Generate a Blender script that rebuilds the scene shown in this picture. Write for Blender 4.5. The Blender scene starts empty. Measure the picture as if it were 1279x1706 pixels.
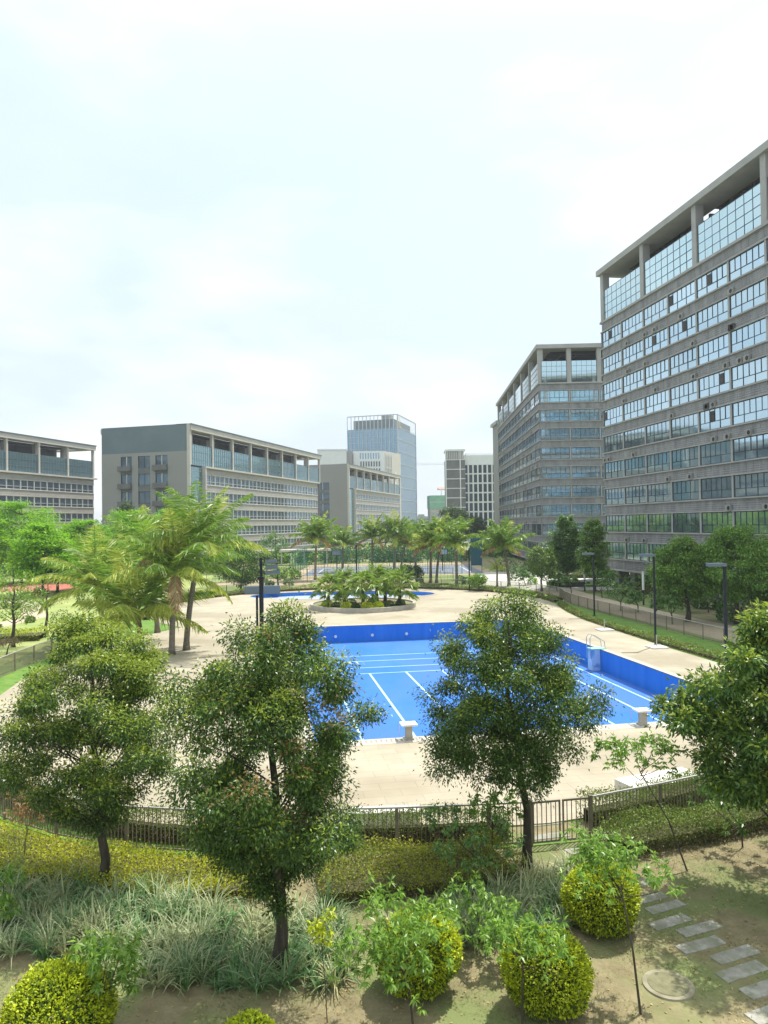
import bpy, bmesh, math, random
import numpy as np
from mathutils import Matrix, Vector
from mathutils.geometry import tessellate_polygon

sc = bpy.context.scene
col = sc.collection
# ---------------------------------------------------------------- camera
F = 1230.0; H = 8.5; ROLL = 0.0145; PITCH = math.atan(21 / F)
cr, sr, cp, sp = math.cos(ROLL), math.sin(ROLL), math.cos(PITCH), math.sin(PITCH)
cd = bpy.data.cameras.new('camera'); cam = bpy.data.objects.new('camera', cd); col.objects.link(cam)
R_ = Vector((cr, sp * sr, -cp * sr)); U_ = Vector((sr, -sp * cr, cp * cr)); B_ = -Vector((0, cp, sp))
cam.matrix_world = Matrix(((R_.x, U_.x, B_.x, 0), (R_.y, U_.y, B_.y, 0), (R_.z, U_.z, B_.z, H), (0, 0, 0, 1)))
cd.sensor_fit = 'VERTICAL'; cd.sensor_height = 36; cd.lens = 36 * F / 1706
cd.clip_start = 0.1; cd.clip_end = 4000
sc.camera = cam
# ---------------------------------------------------------------- sky and sun
SUN_EL, SUN_AZ = math.radians(62), math.radians(40)      # azimuth measured clockwise from +Y
w = bpy.data.worlds.new('World'); sc.world = w; w.use_nodes = True
nt = w.node_tree; N = nt.nodes; N.clear()
out = N.new('ShaderNodeOutputWorld'); mix = N.new('ShaderNodeMixShader')
b1 = N.new('ShaderNodeBackground'); b2 = N.new('ShaderNodeBackground')
sky = N.new('ShaderNodeTexSky'); sky.sky_type = 'NISHITA'; sky.sun_disc = False
sky.sun_elevation = SUN_EL; sky.sun_rotation = SUN_AZ; sky.air_density = 1.2; sky.dust_density = 2.5
b1.inputs[1].default_value = 0.11; nt.links.new(sky.outputs[0], b1.inputs[0])
tc = N.new('ShaderNodeTexCoord'); mp = N.new('ShaderNodeMapping'); mp.inputs['Scale'].default_value = (1.1, 1.1, 3.0)
nz = N.new('ShaderNodeTexNoise'); nz.inputs['Scale'].default_value = 1.7; nz.inputs['Detail'].default_value = 7; nz.inputs['Roughness'].default_value = 0.55
nt.links.new(tc.outputs['Generated'], mp.inputs[0]); nt.links.new(mp.outputs[0], nz.inputs[0])
rp = N.new('ShaderNodeValToRGB'); rp.color_ramp.elements[0].position = 0.40; rp.color_ramp.elements[0].color = (.72,) * 3 + (1,)
rp.color_ramp.elements[1].position = 0.62; rp.color_ramp.elements[1].color = (.97,) * 3 + (1,)
nt.links.new(nz.outputs[0], rp.inputs[0]); nt.links.new(rp.outputs[0], mix.inputs[0])
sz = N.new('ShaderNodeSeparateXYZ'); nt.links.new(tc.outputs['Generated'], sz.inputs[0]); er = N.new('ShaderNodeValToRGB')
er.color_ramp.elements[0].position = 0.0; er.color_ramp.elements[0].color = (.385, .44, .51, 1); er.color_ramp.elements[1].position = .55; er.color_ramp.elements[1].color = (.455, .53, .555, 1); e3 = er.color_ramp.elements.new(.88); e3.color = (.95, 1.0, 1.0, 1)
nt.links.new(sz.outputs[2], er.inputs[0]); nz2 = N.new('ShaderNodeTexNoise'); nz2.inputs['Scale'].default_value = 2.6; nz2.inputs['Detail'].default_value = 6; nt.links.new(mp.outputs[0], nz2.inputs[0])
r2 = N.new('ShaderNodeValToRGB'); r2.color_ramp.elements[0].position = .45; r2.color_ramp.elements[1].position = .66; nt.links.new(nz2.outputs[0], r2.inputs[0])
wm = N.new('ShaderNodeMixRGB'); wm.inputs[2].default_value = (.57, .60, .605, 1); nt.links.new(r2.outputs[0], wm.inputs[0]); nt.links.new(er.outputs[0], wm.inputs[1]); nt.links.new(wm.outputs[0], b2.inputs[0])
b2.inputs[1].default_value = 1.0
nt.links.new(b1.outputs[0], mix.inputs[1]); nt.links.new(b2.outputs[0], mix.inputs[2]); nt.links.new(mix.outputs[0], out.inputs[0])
sl = bpy.data.lights.new('sun', 'SUN'); sl.energy = 3.1; sl.angle = math.radians(0.6); sl.color = (1, .955, .88)
so = bpy.data.objects.new('sun', sl); col.objects.link(so)
sd = Vector((math.cos(SUN_EL) * math.sin(SUN_AZ), math.cos(SUN_EL) * math.cos(SUN_AZ), math.sin(SUN_EL)))
so.rotation_euler = (-sd).to_track_quat('-Z', 'Y').to_euler()
sc.view_settings.view_transform = 'Standard'; sc.view_settings.look = 'None'
sc.view_settings.exposure = 1.0; sc.view_settings.gamma = 1
sc.render.engine = 'CYCLES'
try:
    sc.cycles.max_bounces = 8; sc.cycles.transparent_max_bounces = 4; sc.cycles.volume_bounces = 0
except Exception: pass

# ---------------------------------------------------------------- helpers
def ray(px, py):
    x = px - 639.5; y = 853 - py
    x, y = cr * x + sr * y, -sr * x + cr * y
    return (x, cp * F - sp * y, sp * F + cp * y)
def at(px, py, z=0.0):                       # a ground point seen at a pixel
    d = ray(px, py); t = (z - H) / d[2]
    return Vector((d[0] * t, d[1] * t, z))
def up(px, py, Y):                           # point at depth Y seen at a pixel
    d = ray(px, py); t = Y / d[1]
    return Vector((d[0] * t, Y, H + d[2] * t))

def tag(o, label=None, cat=None, group=None, kind=None):
    if label: o['label'] = label
    if cat: o['category'] = cat
    if group: o['group'] = group
    if kind: o['kind'] = kind
    return o
def empty(name, loc=(0, 0, 0), rz=0.0):
    o = bpy.data.objects.new(name, None); col.objects.link(o)
    o.location = loc; o.rotation_euler = (0, 0, rz); o.empty_display_size = .3
    return o
def link(name, me, parent=None, M=None):
    o = bpy.data.objects.new(name, me); col.objects.link(o)
    if parent: o.parent = parent
    if M is not None: o.matrix_local = M
    return o
def copy_tree(o, parent=None):
    c = o.copy(); col.objects.link(c)
    if parent: c.parent = parent
    for ch in o.children: copy_tree(ch, c)
    return c

class MB:
    def __init__(s): s.v = []; s.f = []; s.m = []
    def quad(s, a, b, c, d, m=0):
        n = len(s.v); s.v += [tuple(a), tuple(b), tuple(c), tuple(d)]; s.f.append((n, n+1, n+2, n+3)); s.m.append(m)
    def box(s, x0, x1, y0, y1, z0, z1, m=0, M=None):
        n = len(s.v)
        P = [(x0,y0,z0),(x1,y0,z0),(x1,y1,z0),(x0,y1,z0),(x0,y0,z1),(x1,y0,z1),(x1,y1,z1),(x0,y1,z1)]
        if M is not None: P = [tuple(M @ Vector(p)) for p in P]
        s.v += P
        for f in ((0,3,2,1),(4,5,6,7),(0,1,5,4),(1,2,6,5),(2,3,7,6),(3,0,4,7)):
            s.f.append(tuple(n+i for i in f)); s.m.append(m)
    def add(s, o, M, moff=0):
        n = len(s.v); s.v += [tuple(M @ Vector(p)) for p in o.v]
        s.f += [tuple(n+i for i in f) for f in o.f]; s.m += [i+moff for i in o.m]
    def tube(s, pts, rad, k=6, m=0, cap=True):
        pts = [Vector(p) for p in pts]
        if not hasattr(rad, '__len__'): rad = [rad] * len(pts)
        rings = []
        for i, p in enumerate(pts):
            t = (pts[min(i+1, len(pts)-1)] - pts[max(i-1, 0)])
            if t.length < 1e-6: t = Vector((0, 0, 1))
            t.normalize()
            a = t.cross(Vector((1, 0, 0)) if abs(t.x) < .9 else Vector((0, 1, 0))).normalized(); b = t.cross(a)
            n = len(s.v)
            s.v += [tuple(p + (a * math.cos(2*math.pi*j/k) + b * math.sin(2*math.pi*j/k)) * rad[i]) for j in range(k)]
            rings.append(n)
        for i in range(len(pts)-1):
            for j in range(k):
                s.f.append((rings[i]+j, rings[i]+(j+1) % k, rings[i+1]+(j+1) % k, rings[i+1]+j)); s.m.append(m)
        if cap:
            s.f.append(tuple(rings[-1]+j for j in range(k))); s.m.append(m)
            s.f.append(tuple(rings[0]+k-1-j for j in range(k))); s.m.append(m)
    def mesh(s, name, mats, smooth=False):
        me = bpy.data.meshes.new(name); me.from_pydata(s.v, [], s.f)
        for m in (mats if isinstance(mats, (list, tuple)) else [mats]): me.materials.append(m)
        me.polygons.foreach_set('material_index', s.m)
        if smooth: me.polygons.foreach_set('use_smooth', [True] * len(s.f))
        me.update(); return me
    def build(s, name, mats, parent=None, M=None, smooth=False):
        return link(name, s.mesh(name, mats, smooth), parent, M)

# materials ------------------------------------------------------
def pm(name, c1, c2=None, scale=1.0, rough=.8, bump=0.0, detail=5, spec=.3, metal=0.0, stretch=(1,1,1), ior=None, lo=.35, hi=.65, c3=None, s3=.2, bscale=None):
    m = bpy.data.materials.new(name); m.use_nodes = True; t = m.node_tree; n = t.nodes
    p = n['Principled BSDF']; p.inputs['Roughness'].default_value = rough; p.inputs['Metallic'].default_value = metal
    p.inputs['Specular IOR Level'].default_value = spec
    if ior: p.inputs['IOR'].default_value = ior
    p.inputs['Base Color'].default_value = (*c1, 1)
    if c2 or bump:
        g = n.new('ShaderNodeNewGeometry'); mp = n.new('ShaderNodeMapping'); mp.inputs['Scale'].default_value = stretch
        t.links.new(g.outputs['Position'], mp.inputs[0])
    if c2:
        z = n.new('ShaderNodeTexNoise'); z.inputs['Scale'].default_value = scale; z.inputs['Detail'].default_value = detail; z.inputs['Roughness'].default_value = .6
        t.links.new(mp.outputs[0], z.inputs[0]); r = n.new('ShaderNodeValToRGB')
        r.color_ramp.elements[0].position = lo; r.color_ramp.elements[1].position = hi
        r.color_ramp.elements[0].color = (*c1, 1); r.color_ramp.elements[1].color = (*c2, 1)
        t.links.new(z.outputs[0], r.inputs[0]); last = r.outputs[0]
        if c3:
            z3 = n.new('ShaderNodeTexNoise'); z3.inputs['Scale'].default_value = s3; z3.inputs['Detail'].default_value = 4
            t.links.new(mp.outputs[0], z3.inputs[0]); r3 = n.new('ShaderNodeValToRGB')
            r3.color_ramp.elements[0].position = .47; r3.color_ramp.elements[1].position = .6
            t.links.new(z3.outputs[0], r3.inputs[0])
            mx = n.new('ShaderNodeMixRGB'); mx.inputs[2].default_value = (*c3, 1)
            t.links.new(r3.outputs[0], mx.inputs[0]); t.links.new(last, mx.inputs[1]); last = mx.outputs[0]
        t.links.new(last, p.inputs['Base Color'])
    if bump:
        zb = n.new('ShaderNodeTexNoise'); zb.inputs['Scale'].default_value = bscale or scale * 3; zb.inputs['Detail'].default_value = 4
        t.links.new(mp.outputs[0], zb.inputs[0]); b = n.new('ShaderNodeBump'); b.inputs['Strength'].default_value = bump; b.inputs['Distance'].default_value = .05
        t.links.new(zb.outputs[0], b.inputs['Height']); t.links.new(b.outputs[0], p.inputs['Normal'])
    return m
def leafm(name, dark, light, trans=.35, rough=.45, patch=None, patch_scale=.8, spec=.4):
    m = bpy.data.materials.new(name); m.use_nodes = True; t = m.node_tree; n = t.nodes
    p = n['Principled BSDF']; p.inputs['Roughness'].default_value = rough; p.inputs['Specular IOR Level'].default_value = spec
    g = n.new('ShaderNodeNewGeometry'); r = n.new('ShaderNodeValToRGB')
    r.color_ramp.elements[0].color = (*dark, 1); r.color_ramp.elements[1].color = (*light, 1); r.color_ramp.elements[1].position = .95
    t.links.new(g.outputs['Random Per Island'], r.inputs[0]); c = r.outputs[0]
    if patch:
        z = n.new('ShaderNodeTexNoise'); z.inputs['Scale'].default_value = patch_scale; z.inputs['Detail'].default_value = 3
        t.links.new(g.outputs['Position'], z.inputs[0]); rr = n.new('ShaderNodeValToRGB')
        rr.color_ramp.elements[0].position = .48; rr.color_ramp.elements[1].position = .66
        t.links.new(z.outputs[0], rr.inputs[0]); mx = n.new('ShaderNodeMixRGB'); mx.inputs[2].default_value = (*patch, 1)
        t.links.new(rr.outputs[0], mx.inputs[0]); t.links.new(c, mx.inputs[1]); c = mx.outputs[0]
    t.links.new(c, p.inputs['Base Color'])
    tr = n.new('ShaderNodeBsdfTranslucent'); t.links.new(c, tr.inputs[0]); mi = n.new('ShaderNodeMixShader'); mi.inputs[0].default_value = trans
    t.links.new(p.outputs[0], mi.inputs[1]); t.links.new(tr.outputs[0], mi.inputs[2]); t.links.new(mi.outputs[0], n['Material Output'].inputs[0])
    return m
M = {}
M['deck'] = pm('deck_stone', (.345,.305,.225), (.41,.365,.275), .6, .75, .1, c3=(.30,.26,.185), s3=.16)
def add_joints(m, sx, sy, amt=.86, rot=0.0, mort=.012):
    t = m.node_tree; n = t.nodes; p = n['Principled BSDF']; src = p.inputs['Base Color'].links[0].from_socket
    g = n.new('ShaderNodeNewGeometry'); mp = n.new('ShaderNodeMapping'); mp.inputs['Rotation'].default_value = (0, 0, rot); t.links.new(g.outputs['Position'], mp.inputs[0])
    br = n.new('ShaderNodeTexBrick'); br.inputs['Scale'].default_value = 1; br.inputs['Brick Width'].default_value = sx; br.inputs['Row Height'].default_value = sy; br.inputs['Mortar Size'].default_value = mort
    br.inputs['Color1'].default_value = (1, 1, 1, 1); br.inputs['Color2'].default_value = (.93, .93, .92, 1); br.inputs['Mortar'].default_value = (amt*.8, amt*.78, amt*.75, 1); t.links.new(mp.outputs[0], br.inputs[0])
    mx = n.new('ShaderNodeMixRGB'); mx.blend_type = 'MULTIPLY'; mx.inputs[0].default_value = 1; t.links.new(src, mx.inputs[1]); t.links.new(br.outputs[0], mx.inputs[2]); t.links.new(mx.outputs[0], p.inputs['Base Color'])
add_joints(M['deck'], 1.2, .6, .98, -.162)
M['coping'] = pm('coping_stone', (.36,.34,.29), (.45,.42,.36), 2.5, .7, .1)
M['white_stone'] = pm('white_stone', (.62,.60,.56), (.72,.70,.66), 2, .7)
M['pool_floor'] = pm('pool_floor_paint', (.030,.15,.50), (.055,.175,.52), .35, .8, .03, spec=.12, stretch=(1,.5,1), c3=(.06,.16,.50), s3=.11)
M['pool_wall'] = pm('pool_wall_paint', (.008,.155,.56), (.025,.20,.62), 1.2, .5, .03, stretch=(1,1,.15))
M['pool_line'] = pm('pool_line_paint', (.33,.55,.80), (.42,.62,.82), 2, .5)
M['shallow'] = pm('paddling_floor', (.26,.34,.50), (.36,.42,.56), .5, .5)
M['soil'] = pm('garden_soil', (.18,.15,.08), (.27,.23,.13), 2.2, .95, .5, c3=(.17,.20,.075), s3=.45, bscale=14)
M['lawn'] = pm('lawn_grass', (.085,.18,.025), (.14,.24,.04), 1.2, .9, .4, bscale=9)
M['meadow'] = pm('rough_grass', (.10,.16,.04), (.20,.24,.09), .25, .95, .3, c3=(.26,.22,.13), s3=.035, bscale=4)
M['lawn_l'] = pm('park_lawn', (.20,.27,.07), (.32,.34,.13), .3, .95, .2, bscale=5)
M['path'] = pm('path_paving', (.38,.31,.22), (.46,.38,.28), 1.5, .85, .1)
M['plaza'] = pm('plaza_paving', (.42,.41,.36), (.48,.46,.41), .5, .8)
M['court'] = pm('court_surface', (.12,.145,.19), (.16,.19,.24), .3, .8)
M['court_red'] = pm('court_red', (.36,.11,.08), (.42,.15,.11), .3, .8)
M['court_line'] = pm('court_line', (.6,.6,.6))
M['sand'] = pm('bare_earth', (.30,.24,.16), (.37,.30,.20), .3, .9)
M['slab'] = pm('stepping_slab', (.25,.24,.20), (.37,.36,.31), 4, .85, .3, c3=(.22,.225,.16), s3=3.0)
M['concrete'] = pm('concrete', (.30,.28,.25), (.38,.36,.31), 1.2, .85, .1)
M['manhole'] = pm('manhole_concrete', (.20,.185,.12), (.30,.275,.19), 3, .85, .3)
M['bark'] = pm('bark', (.045,.036,.028), (.10,.085,.065), 6, .9, .6, stretch=(1,1,.3))
M['bark_l'] = pm('pale_bark', (.14,.12,.09), (.24,.21,.17), 5, .9, .5, stretch=(1,1,2.5))
M['black'] = pm('black_paint', (.012,.016,.02), rough=.4)
M['lamp_grey'] = pm('lamp_grey', (.13,.16,.19), rough=.4)
M['fence'] = pm('fence_bronze_paint', (.17,.15,.105), (.22,.19,.14), 3, .5)
M['rail'] = pm('fence_rail', (.42,.40,.37), (.50,.48,.44), 3, .4, metal=.2)
M['white'] = pm('white_paint', (.72,.74,.74), (.66,.68,.68), 1, .5)
M['steel'] = pm('steel', (.5,.5,.48), rough=.3, metal=.9)
M['green_fence'] = pm('green_fence', (.02,.16,.12), rough=.5)
M['blue_net'] = pm('blue_banner', (.012,.075,.11), rough=.6)
# buildings
M['beigeA'] = pm('tower_beige_trim', (.33,.325,.315), (.39,.385,.375), .6, .75)
def louvre(name, c1, c2, period):
    m = pm(name, c1, c2, 1.1, .7, stretch=(1,1,.3)); t = m.node_tree; n = t.nodes; p = n['Principled BSDF']
    g = n.new('ShaderNodeNewGeometry'); sx = n.new('ShaderNodeSeparateXYZ'); t.links.new(g.outputs['Position'], sx.inputs[0])
    ma = n.new('ShaderNodeMath'); ma.operation = 'MULTIPLY'; ma.inputs[1].default_value = 2*math.pi/period; t.links.new(sx.outputs[2], ma.inputs[0])
    si = n.new('ShaderNodeMath'); si.operation = 'SINE'; t.links.new(ma.outputs[0], si.inputs[0])
    b = n.new('ShaderNodeBump'); b.inputs['Distance'].default_value = .02; b.inputs['Strength'].default_value = .6
    t.links.new(si.outputs[0], b.inputs['Height']); t.links.new(b.outputs[0], p.inputs['Normal']); return m
M['louvreA'] = louvre('tower_louvre_panel', (.205,.205,.21), (.30,.30,.305), .22)
M['stoneB'] = pm('panel_stone', (.33,.315,.295), (.41,.39,.365), .5, .8, stretch=(1,1,3))
M['creamB'] = pm('cream_fascia', (.48,.455,.41), (.53,.505,.46), .4, .7)
M['greyB'] = pm('grey_render', (.26,.257,.25), (.29,.285,.278), .08, .85)
M['slateB'] = pm('slate_cladding', (.11,.15,.175), (.14,.18,.20), .15, .45)
M['dark'] = pm('dark_void', (.05,.048,.05), (.085,.08,.08), .3, .8)
M['mull'] = pm('blue_black_mullion', (.022,.04,.055), rough=.4)
M['mull_w'] = pm('pale_mullion', (.55,.56,.55), rough=.5)
def glass(name, c, metal, rough=.05, bump=.02, var=.14):
    m = pm(name, c, rough=rough, metal=metal, spec=.6); t = m.node_tree; n = t.nodes; p = n['Principled BSDF']
    g = n.new('ShaderNodeNewGeometry'); z = n.new('ShaderNodeTexNoise'); z.inputs['Scale'].default_value = .35; z.inputs['Detail'].default_value = 2
    t.links.new(g.outputs['Position'], z.inputs[0]); b = n.new('ShaderNodeBump'); b.inputs['Strength'].default_value = bump*5; b.inputs['Distance'].default_value = .08
    t.links.new(z.outputs[0], b.inputs['Height']); t.links.new(b.outputs[0], p.inputs['Normal'])
    oi = n.new('ShaderNodeObjectInfo'); r = n.new('ShaderNodeValToRGB')
    r.color_ramp.elements[0].color = tuple(x*(1-var) for x in c) + (1,); r.color_ramp.elements[1].color = tuple(min(1, x*(1+var*.6)) for x in c) + (1,)
    t.links.new(oi.outputs['Random'], r.inputs[0]); t.links.new(r.outputs[0], p.inputs['Base Color']); return m
M['glassA'] = glass('tower_glass', (.53,.68,.77), .88)
M['glassTop'] = glass('curtain_glass', (.52,.68,.73), .88)
M['glassB'] = glass('office_glass', (.20,.27,.35), .6)
M['glassBt'] = glass('office_curtain_glass', (.19,.31,.35), .55)
M['glassD'] = glass('blue_tower_glass', (.20,.34,.46), .6)
M['glassW'] = glass('dark_window_glass', (.08,.10,.13), .4)
# foliage
M['leaf'] = leafm('broad_leaf', (.030,.075,.018), (.125,.225,.040), .32, .38)
M['leaf_y'] = leafm('young_leaf', (.19,.29,.03), (.42,.50,.07), .4, .4)
M['leaf_r'] = leafm('reddish_leaf', (.28,.15,.06), (.42,.30,.12), .4, .45)
M['leaf_big'] = leafm('glossy_leaf', (.045,.11,.022), (.16,.28,.05), .3, .33)
M['lime'] = leafm('lime_leaf', (.15,.37,.012), (.30,.56,.025), .45, .5)
M['palm'] = leafm('palm_leaf', (.09,.21,.025), (.28,.42,.045), .38, .4)
M['palm_y'] = leafm('yellow_palm_leaf', (.32,.42,.05), (.56,.60,.12), .4, .45)
M['palm_dry'] = leafm('dry_palm_leaf', (.30,.17,.08), (.48,.32,.18), .3, .6)
M['fanp'] = leafm('fan_palm_leaf', (.11,.22,.02), (.28,.40,.05), .38, .4)
M['umb'] = leafm('sapling_leaf', (.11,.24,.03), (.27,.44,.065), .35, .38)
M['leaf_g'] = leafm('fresh_leaf', (.07,.15,.02), (.16,.27,.04), .35, .4)
M['leaf_g2'] = leafm('park_leaf', (.075,.18,.03), (.24,.42,.06), .32, .4)
M['umb_d'] = leafm('sapling_leaf_dark', (.07,.17,.04), (.18,.32,.075), .35, .4)
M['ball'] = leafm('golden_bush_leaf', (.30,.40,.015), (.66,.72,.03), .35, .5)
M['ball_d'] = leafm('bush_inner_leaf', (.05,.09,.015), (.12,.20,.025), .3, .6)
M['hedge_y'] = leafm('yellow_hedge_leaf', (.34,.38,.015), (.58,.60,.03), .4, .55, patch=(.22,.28,.03), patch_scale=.9)
M['hedge_y2'] = leafm('olive_hedge_leaf', (.15,.20,.02), (.32,.36,.035), .35, .55, patch=(.42,.44,.03), patch_scale=.9)
M['hedge'] = leafm('hedge_leaf', (.08,.15,.02), (.24,.32,.05), .35, .5)
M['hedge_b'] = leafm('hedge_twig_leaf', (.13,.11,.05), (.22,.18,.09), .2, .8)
M['reed'] = leafm('variegated_blade', (.20,.27,.12), (.56,.60,.34), .3, .5, patch=(.42,.42,.20), patch_scale=.5)
M['reed_d'] = leafm('green_blade', (.08,.19,.07), (.20,.34,.12), .3, .5)
M['grass'] = leafm('grass_blade', (.09,.12,.03), (.24,.25,.09), .3, .7)
M['litter'] = leafm('fallen_leaf', (.20,.14,.06), (.50,.40,.16), .2, .7)
M['shrub'] = leafm('shrub_leaf', (.03,.075,.02), (.09,.17,.035), .3, .5)
M['far_leaf'] = leafm('far_leaf', (.04,.085,.03), (.10,.17,.055), .3, .6)

# leaf meshes ----------------------------------------------------
def nrm(a): return a / (np.linalg.norm(a, axis=1, keepdims=True) + 1e-9)
def raw_mesh(name, V, Q, mats, midx=None):
    me = bpy.data.meshes.new(name); nv, nf = len(V), len(Q); k = Q.shape[1]
    me.vertices.add(nv); me.vertices.foreach_set('co', V.astype(np.float32).ravel())
    me.loops.add(nf*k); me.loops.foreach_set('vertex_index', Q.astype(np.int32).ravel())
    me.polygons.add(nf); me.polygons.foreach_set('loop_start', np.arange(nf, dtype=np.int32)*k)
    try: me.polygons.foreach_set('loop_total', np.full(nf, k, dtype=np.int32))
    except Exception: pass
    for m in mats: me.materials.append(m)
    if midx is not None: me.polygons.foreach_set('material_index', midx.astype(np.int32))
    me.update(calc_edges=True); me.validate(); return me
def leaves(name, P, D, L, W, mats, midx=None, rng=None, up_bias=.6, fold=.18):
    n = len(P); D = nrm(D); r = rng.normal(size=(n, 3)); r[:, 2] += up_bias * 2
    S = nrm(np.cross(D, r)); Nn = np.cross(S, D)
    L = np.broadcast_to(np.asarray(L, float), (n,))[:, None] * rng.uniform(.7, 1.2, (n, 1)); W = np.broadcast_to(np.asarray(W, float), (n,))[:, None] * rng.uniform(.8, 1.2, (n, 1))
    V = np.stack([P, P + D*L*.42 + S*W*.5 + Nn*W*fold, P + D*L - Nn*L*.18, P + D*L*.42 - S*W*.5 + Nn*W*fold], 1).reshape(-1, 3)
    Q = np.arange(n*4).reshape(-1, 4)
    return raw_mesh(name, V, Q, mats, midx)
# ================================================================ THE SETTING
AX = math.radians(9.3); VX = Vector((-math.sin(AX), math.cos(AX), 0)); WX = Vector((math.cos(AX), math.sin(AX), 0))
def pw(wc, vc, z=0): return WX * wc + VX * vc + Vector((0, 0, z))      # pool frame -> world
PW0, PW1, PV0, PV1, PZ = 1.9, 21.9, 28.95, 61.9, -1.35
def sheet(name, outer, holes, z, mat, thick=0.0, kind='structure'):
    loops = [[Vector((p[0], p[1], 0)) for p in outer]] + [[Vector((p[0], p[1], 0)) for p in h] for h in holes]
    tri = tessellate_polygon(loops); vs = [p for l in loops for p in l]
    b = MB(); b.v = [(p.x, p.y, z) for p in vs]
    for t in tri:
        a, c, d = (vs[i] for i in t)
        t = tuple(t) if (c - a).cross(d - a).z > 0 else (t[0], t[2], t[1])
        b.f.append(t); b.m.append(0)
    if thick:
        i0 = 0
        for l in loops:
            k = len(l)
            for i in range(k):
                a, c = l[i], l[(i+1) % k]
                b.quad((a.x, a.y, z), (c.x, c.y, z), (c.x, c.y, z-thick), (a.x, a.y, z-thick))
    o = b.build(name, mat); 
    if kind: tag(o, kind=kind)
    return o
pool_out = [pw(PW0, PV0), pw(PW1, PV0), pw(PW1, PV1), pw(PW0, PV1)]
def ellipse(cx, cy, rx, ry, n=64, rot=0):
    return [Vector((cx + rx*math.cos(a)*math.cos(rot) - ry*math.sin(a)*math.sin(rot), cy + rx*math.cos(a)*math.sin(rot) + ry*math.sin(a)*math.cos(rot), 0)) for a in (2*math.pi*i/n for i in range(n))]
pad = ellipse(-5.2, 90.0, 11.2, 4.9)
def inset(poly, d):
    c = sum(poly, Vector()) / len(poly); return [p + (p - c).normalized() * d for p in poly]
sheet('ground', [(-1500, -80), (1500, -80), (1500, 1500), (-1500, 1500)], [inset(pool_out, .2), inset(pad, .2)], 0, M['meadow'])
# near garden soil and lawns
sheet('garden_soil', [(-26, 4), (30, 4), (26, 30), (14, 23), (8.3, 21.0), (5.4, 19.9), (3.7, 19.5), (-.4, 19.3), (-4.4, 19.1), (-6.8, 19.4), (-11, 21.2), (-16, 24.5), (-26, 34)], [], .004, M['soil'])
# pool deck: round end plus the terrace about the big pool
cx0, cy0, R0 = -3.0, 77.5, 20.6
deck = []
for i in range(37):
    a = math.radians(-2 + i * (228) / 36); deck.append((cx0 + R0*math.cos(a), cy0 + R0*math.sin(a)))
deck += [(-19.5, 57), (-20.3, 50), (-20.6, 42), (-19.0, 34), (-15, 27), (-10.5, 22.6), (-6.6, 20.8), (-3, 20.3), (1, 20.5), (4.5, 20.9), (8.0, 22.0), (13, 24.6), (18, 28.5), (20.3, 34), (19.9, 42), (18.75, 49.2), (17.75, 57), (17.0, 64), (17.0, 70)]
sheet('pool_deck', deck, [pool_out, pad], .05, M['deck'], .05)
# big pool basin
b = MB()
for (a, c) in ((0, 1), (1, 2), (2, 3), (3, 0)):
    p, q = pool_out[a], pool_out[c]
    b.quad((p.x, p.y, .052), (q.x, q.y, .052), (q.x, q.y, PZ), (p.x, p.y, PZ), 1)
b.quad(*[(p.x, p.y, PZ) for p in pool_out], 0)
tag(b.build('main_pool', [M['pool_floor'], M['pool_wall']]), kind='structure')
b = MB()
def strip(b, w0, v0, w1, v1, wid, z):
    a, c = pw(w0, v0), pw(w1, v1); d = (c-a).normalized(); s = Vector((-d.y, d.x, 0)) * wid/2
    zz = Vector((0, 0, z)); b.quad(a-s+zz, c-s+zz, c+s+zz, a+s+zz)
def vof(px, py):
    p = at(px, py, PZ); return p.dot(VX)
vl = [vof(575, 1094), vof(575, 1103), vof(575, 1114), vof(575, 1124)]
for i, v in enumerate(vl): strip(b, PW0+.3, v, PW1-1.6, v, .12, PZ+.004)
for k in range(2, 9): strip(b, -.55 + 2.46*k, PV0+.3, -.55+2.46*k, vl[3], .14, PZ+.008)
strip(b, PW1-1.1, PV0+.2, PW1-1.1, PV1-.3, .13, PZ+.008)
tag(b.build('pool_lane_lines', M['pool_line']), kind='structure')
# coping and overflow channel
b = MB()
def rectring(b, w0, w1, v0, v1, wid, z, m=0):
    for (a0, a1, c0, c1) in ((w0-wid, w1+wid, v1, v1+wid), (w1, w1+wid, v0, v1), (w0-wid, w0, v0, v1)):
        q = [pw(a0, c0, z), pw(a1, c0, z), pw(a1, c1, z), pw(a0, c1, z)]; b.quad(*q, m)
rectring(b, PW0, PW1, PV0, PV1, .42, .056)
q = [pw(PW0-.42, PV0-.18, .056), pw(PW1+.42, PV0-.18, .056), pw(PW1+.42, PV0, .056), pw(PW0-.42, PV0, .056)]; b.quad(*q)
q = [pw(PW0-.42, PV0-.75, .056), pw(PW1+.42, PV0-.75, .056), pw(PW1+.42, PV0-.5, .056), pw(PW0-.42, PV0-.5, .056)]; b.quad(*q)
tag(b.build('pool_coping', M['coping']), kind='structure')
b = MB()
x = PW0-.4
while x < PW1+.35:
    q = [pw(x, PV0-.49, .06), pw(x+.10, PV0-.49, .06), pw(x+.10, PV0-.19, .06), pw(x, PV0-.19, .06)]; b.quad(*q); x += .2
g = b.build('overflow_grating', M['white_stone']); tag(g, kind='structure')
for k, px in enumerate((557, 620, 680)):
    wq = at(px, 1042).dot(WX); b = MB(); b.tube([(0, 0, 0), (0, -.06, 0)], [.13, .11], 14); o = b.build('pool_light', M['white']); o.location = pw(wq, PV1-.004, -.82); o.rotation_euler = (0, 0, AX)
    tag(o, ['leftmost small round white pool light on the far blue wall', 'middle small round white pool light on the far blue wall', 'rightmost small round white pool light on the far blue wall'][k], 'pool light', 'underwater lights on the far pool wall')
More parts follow.
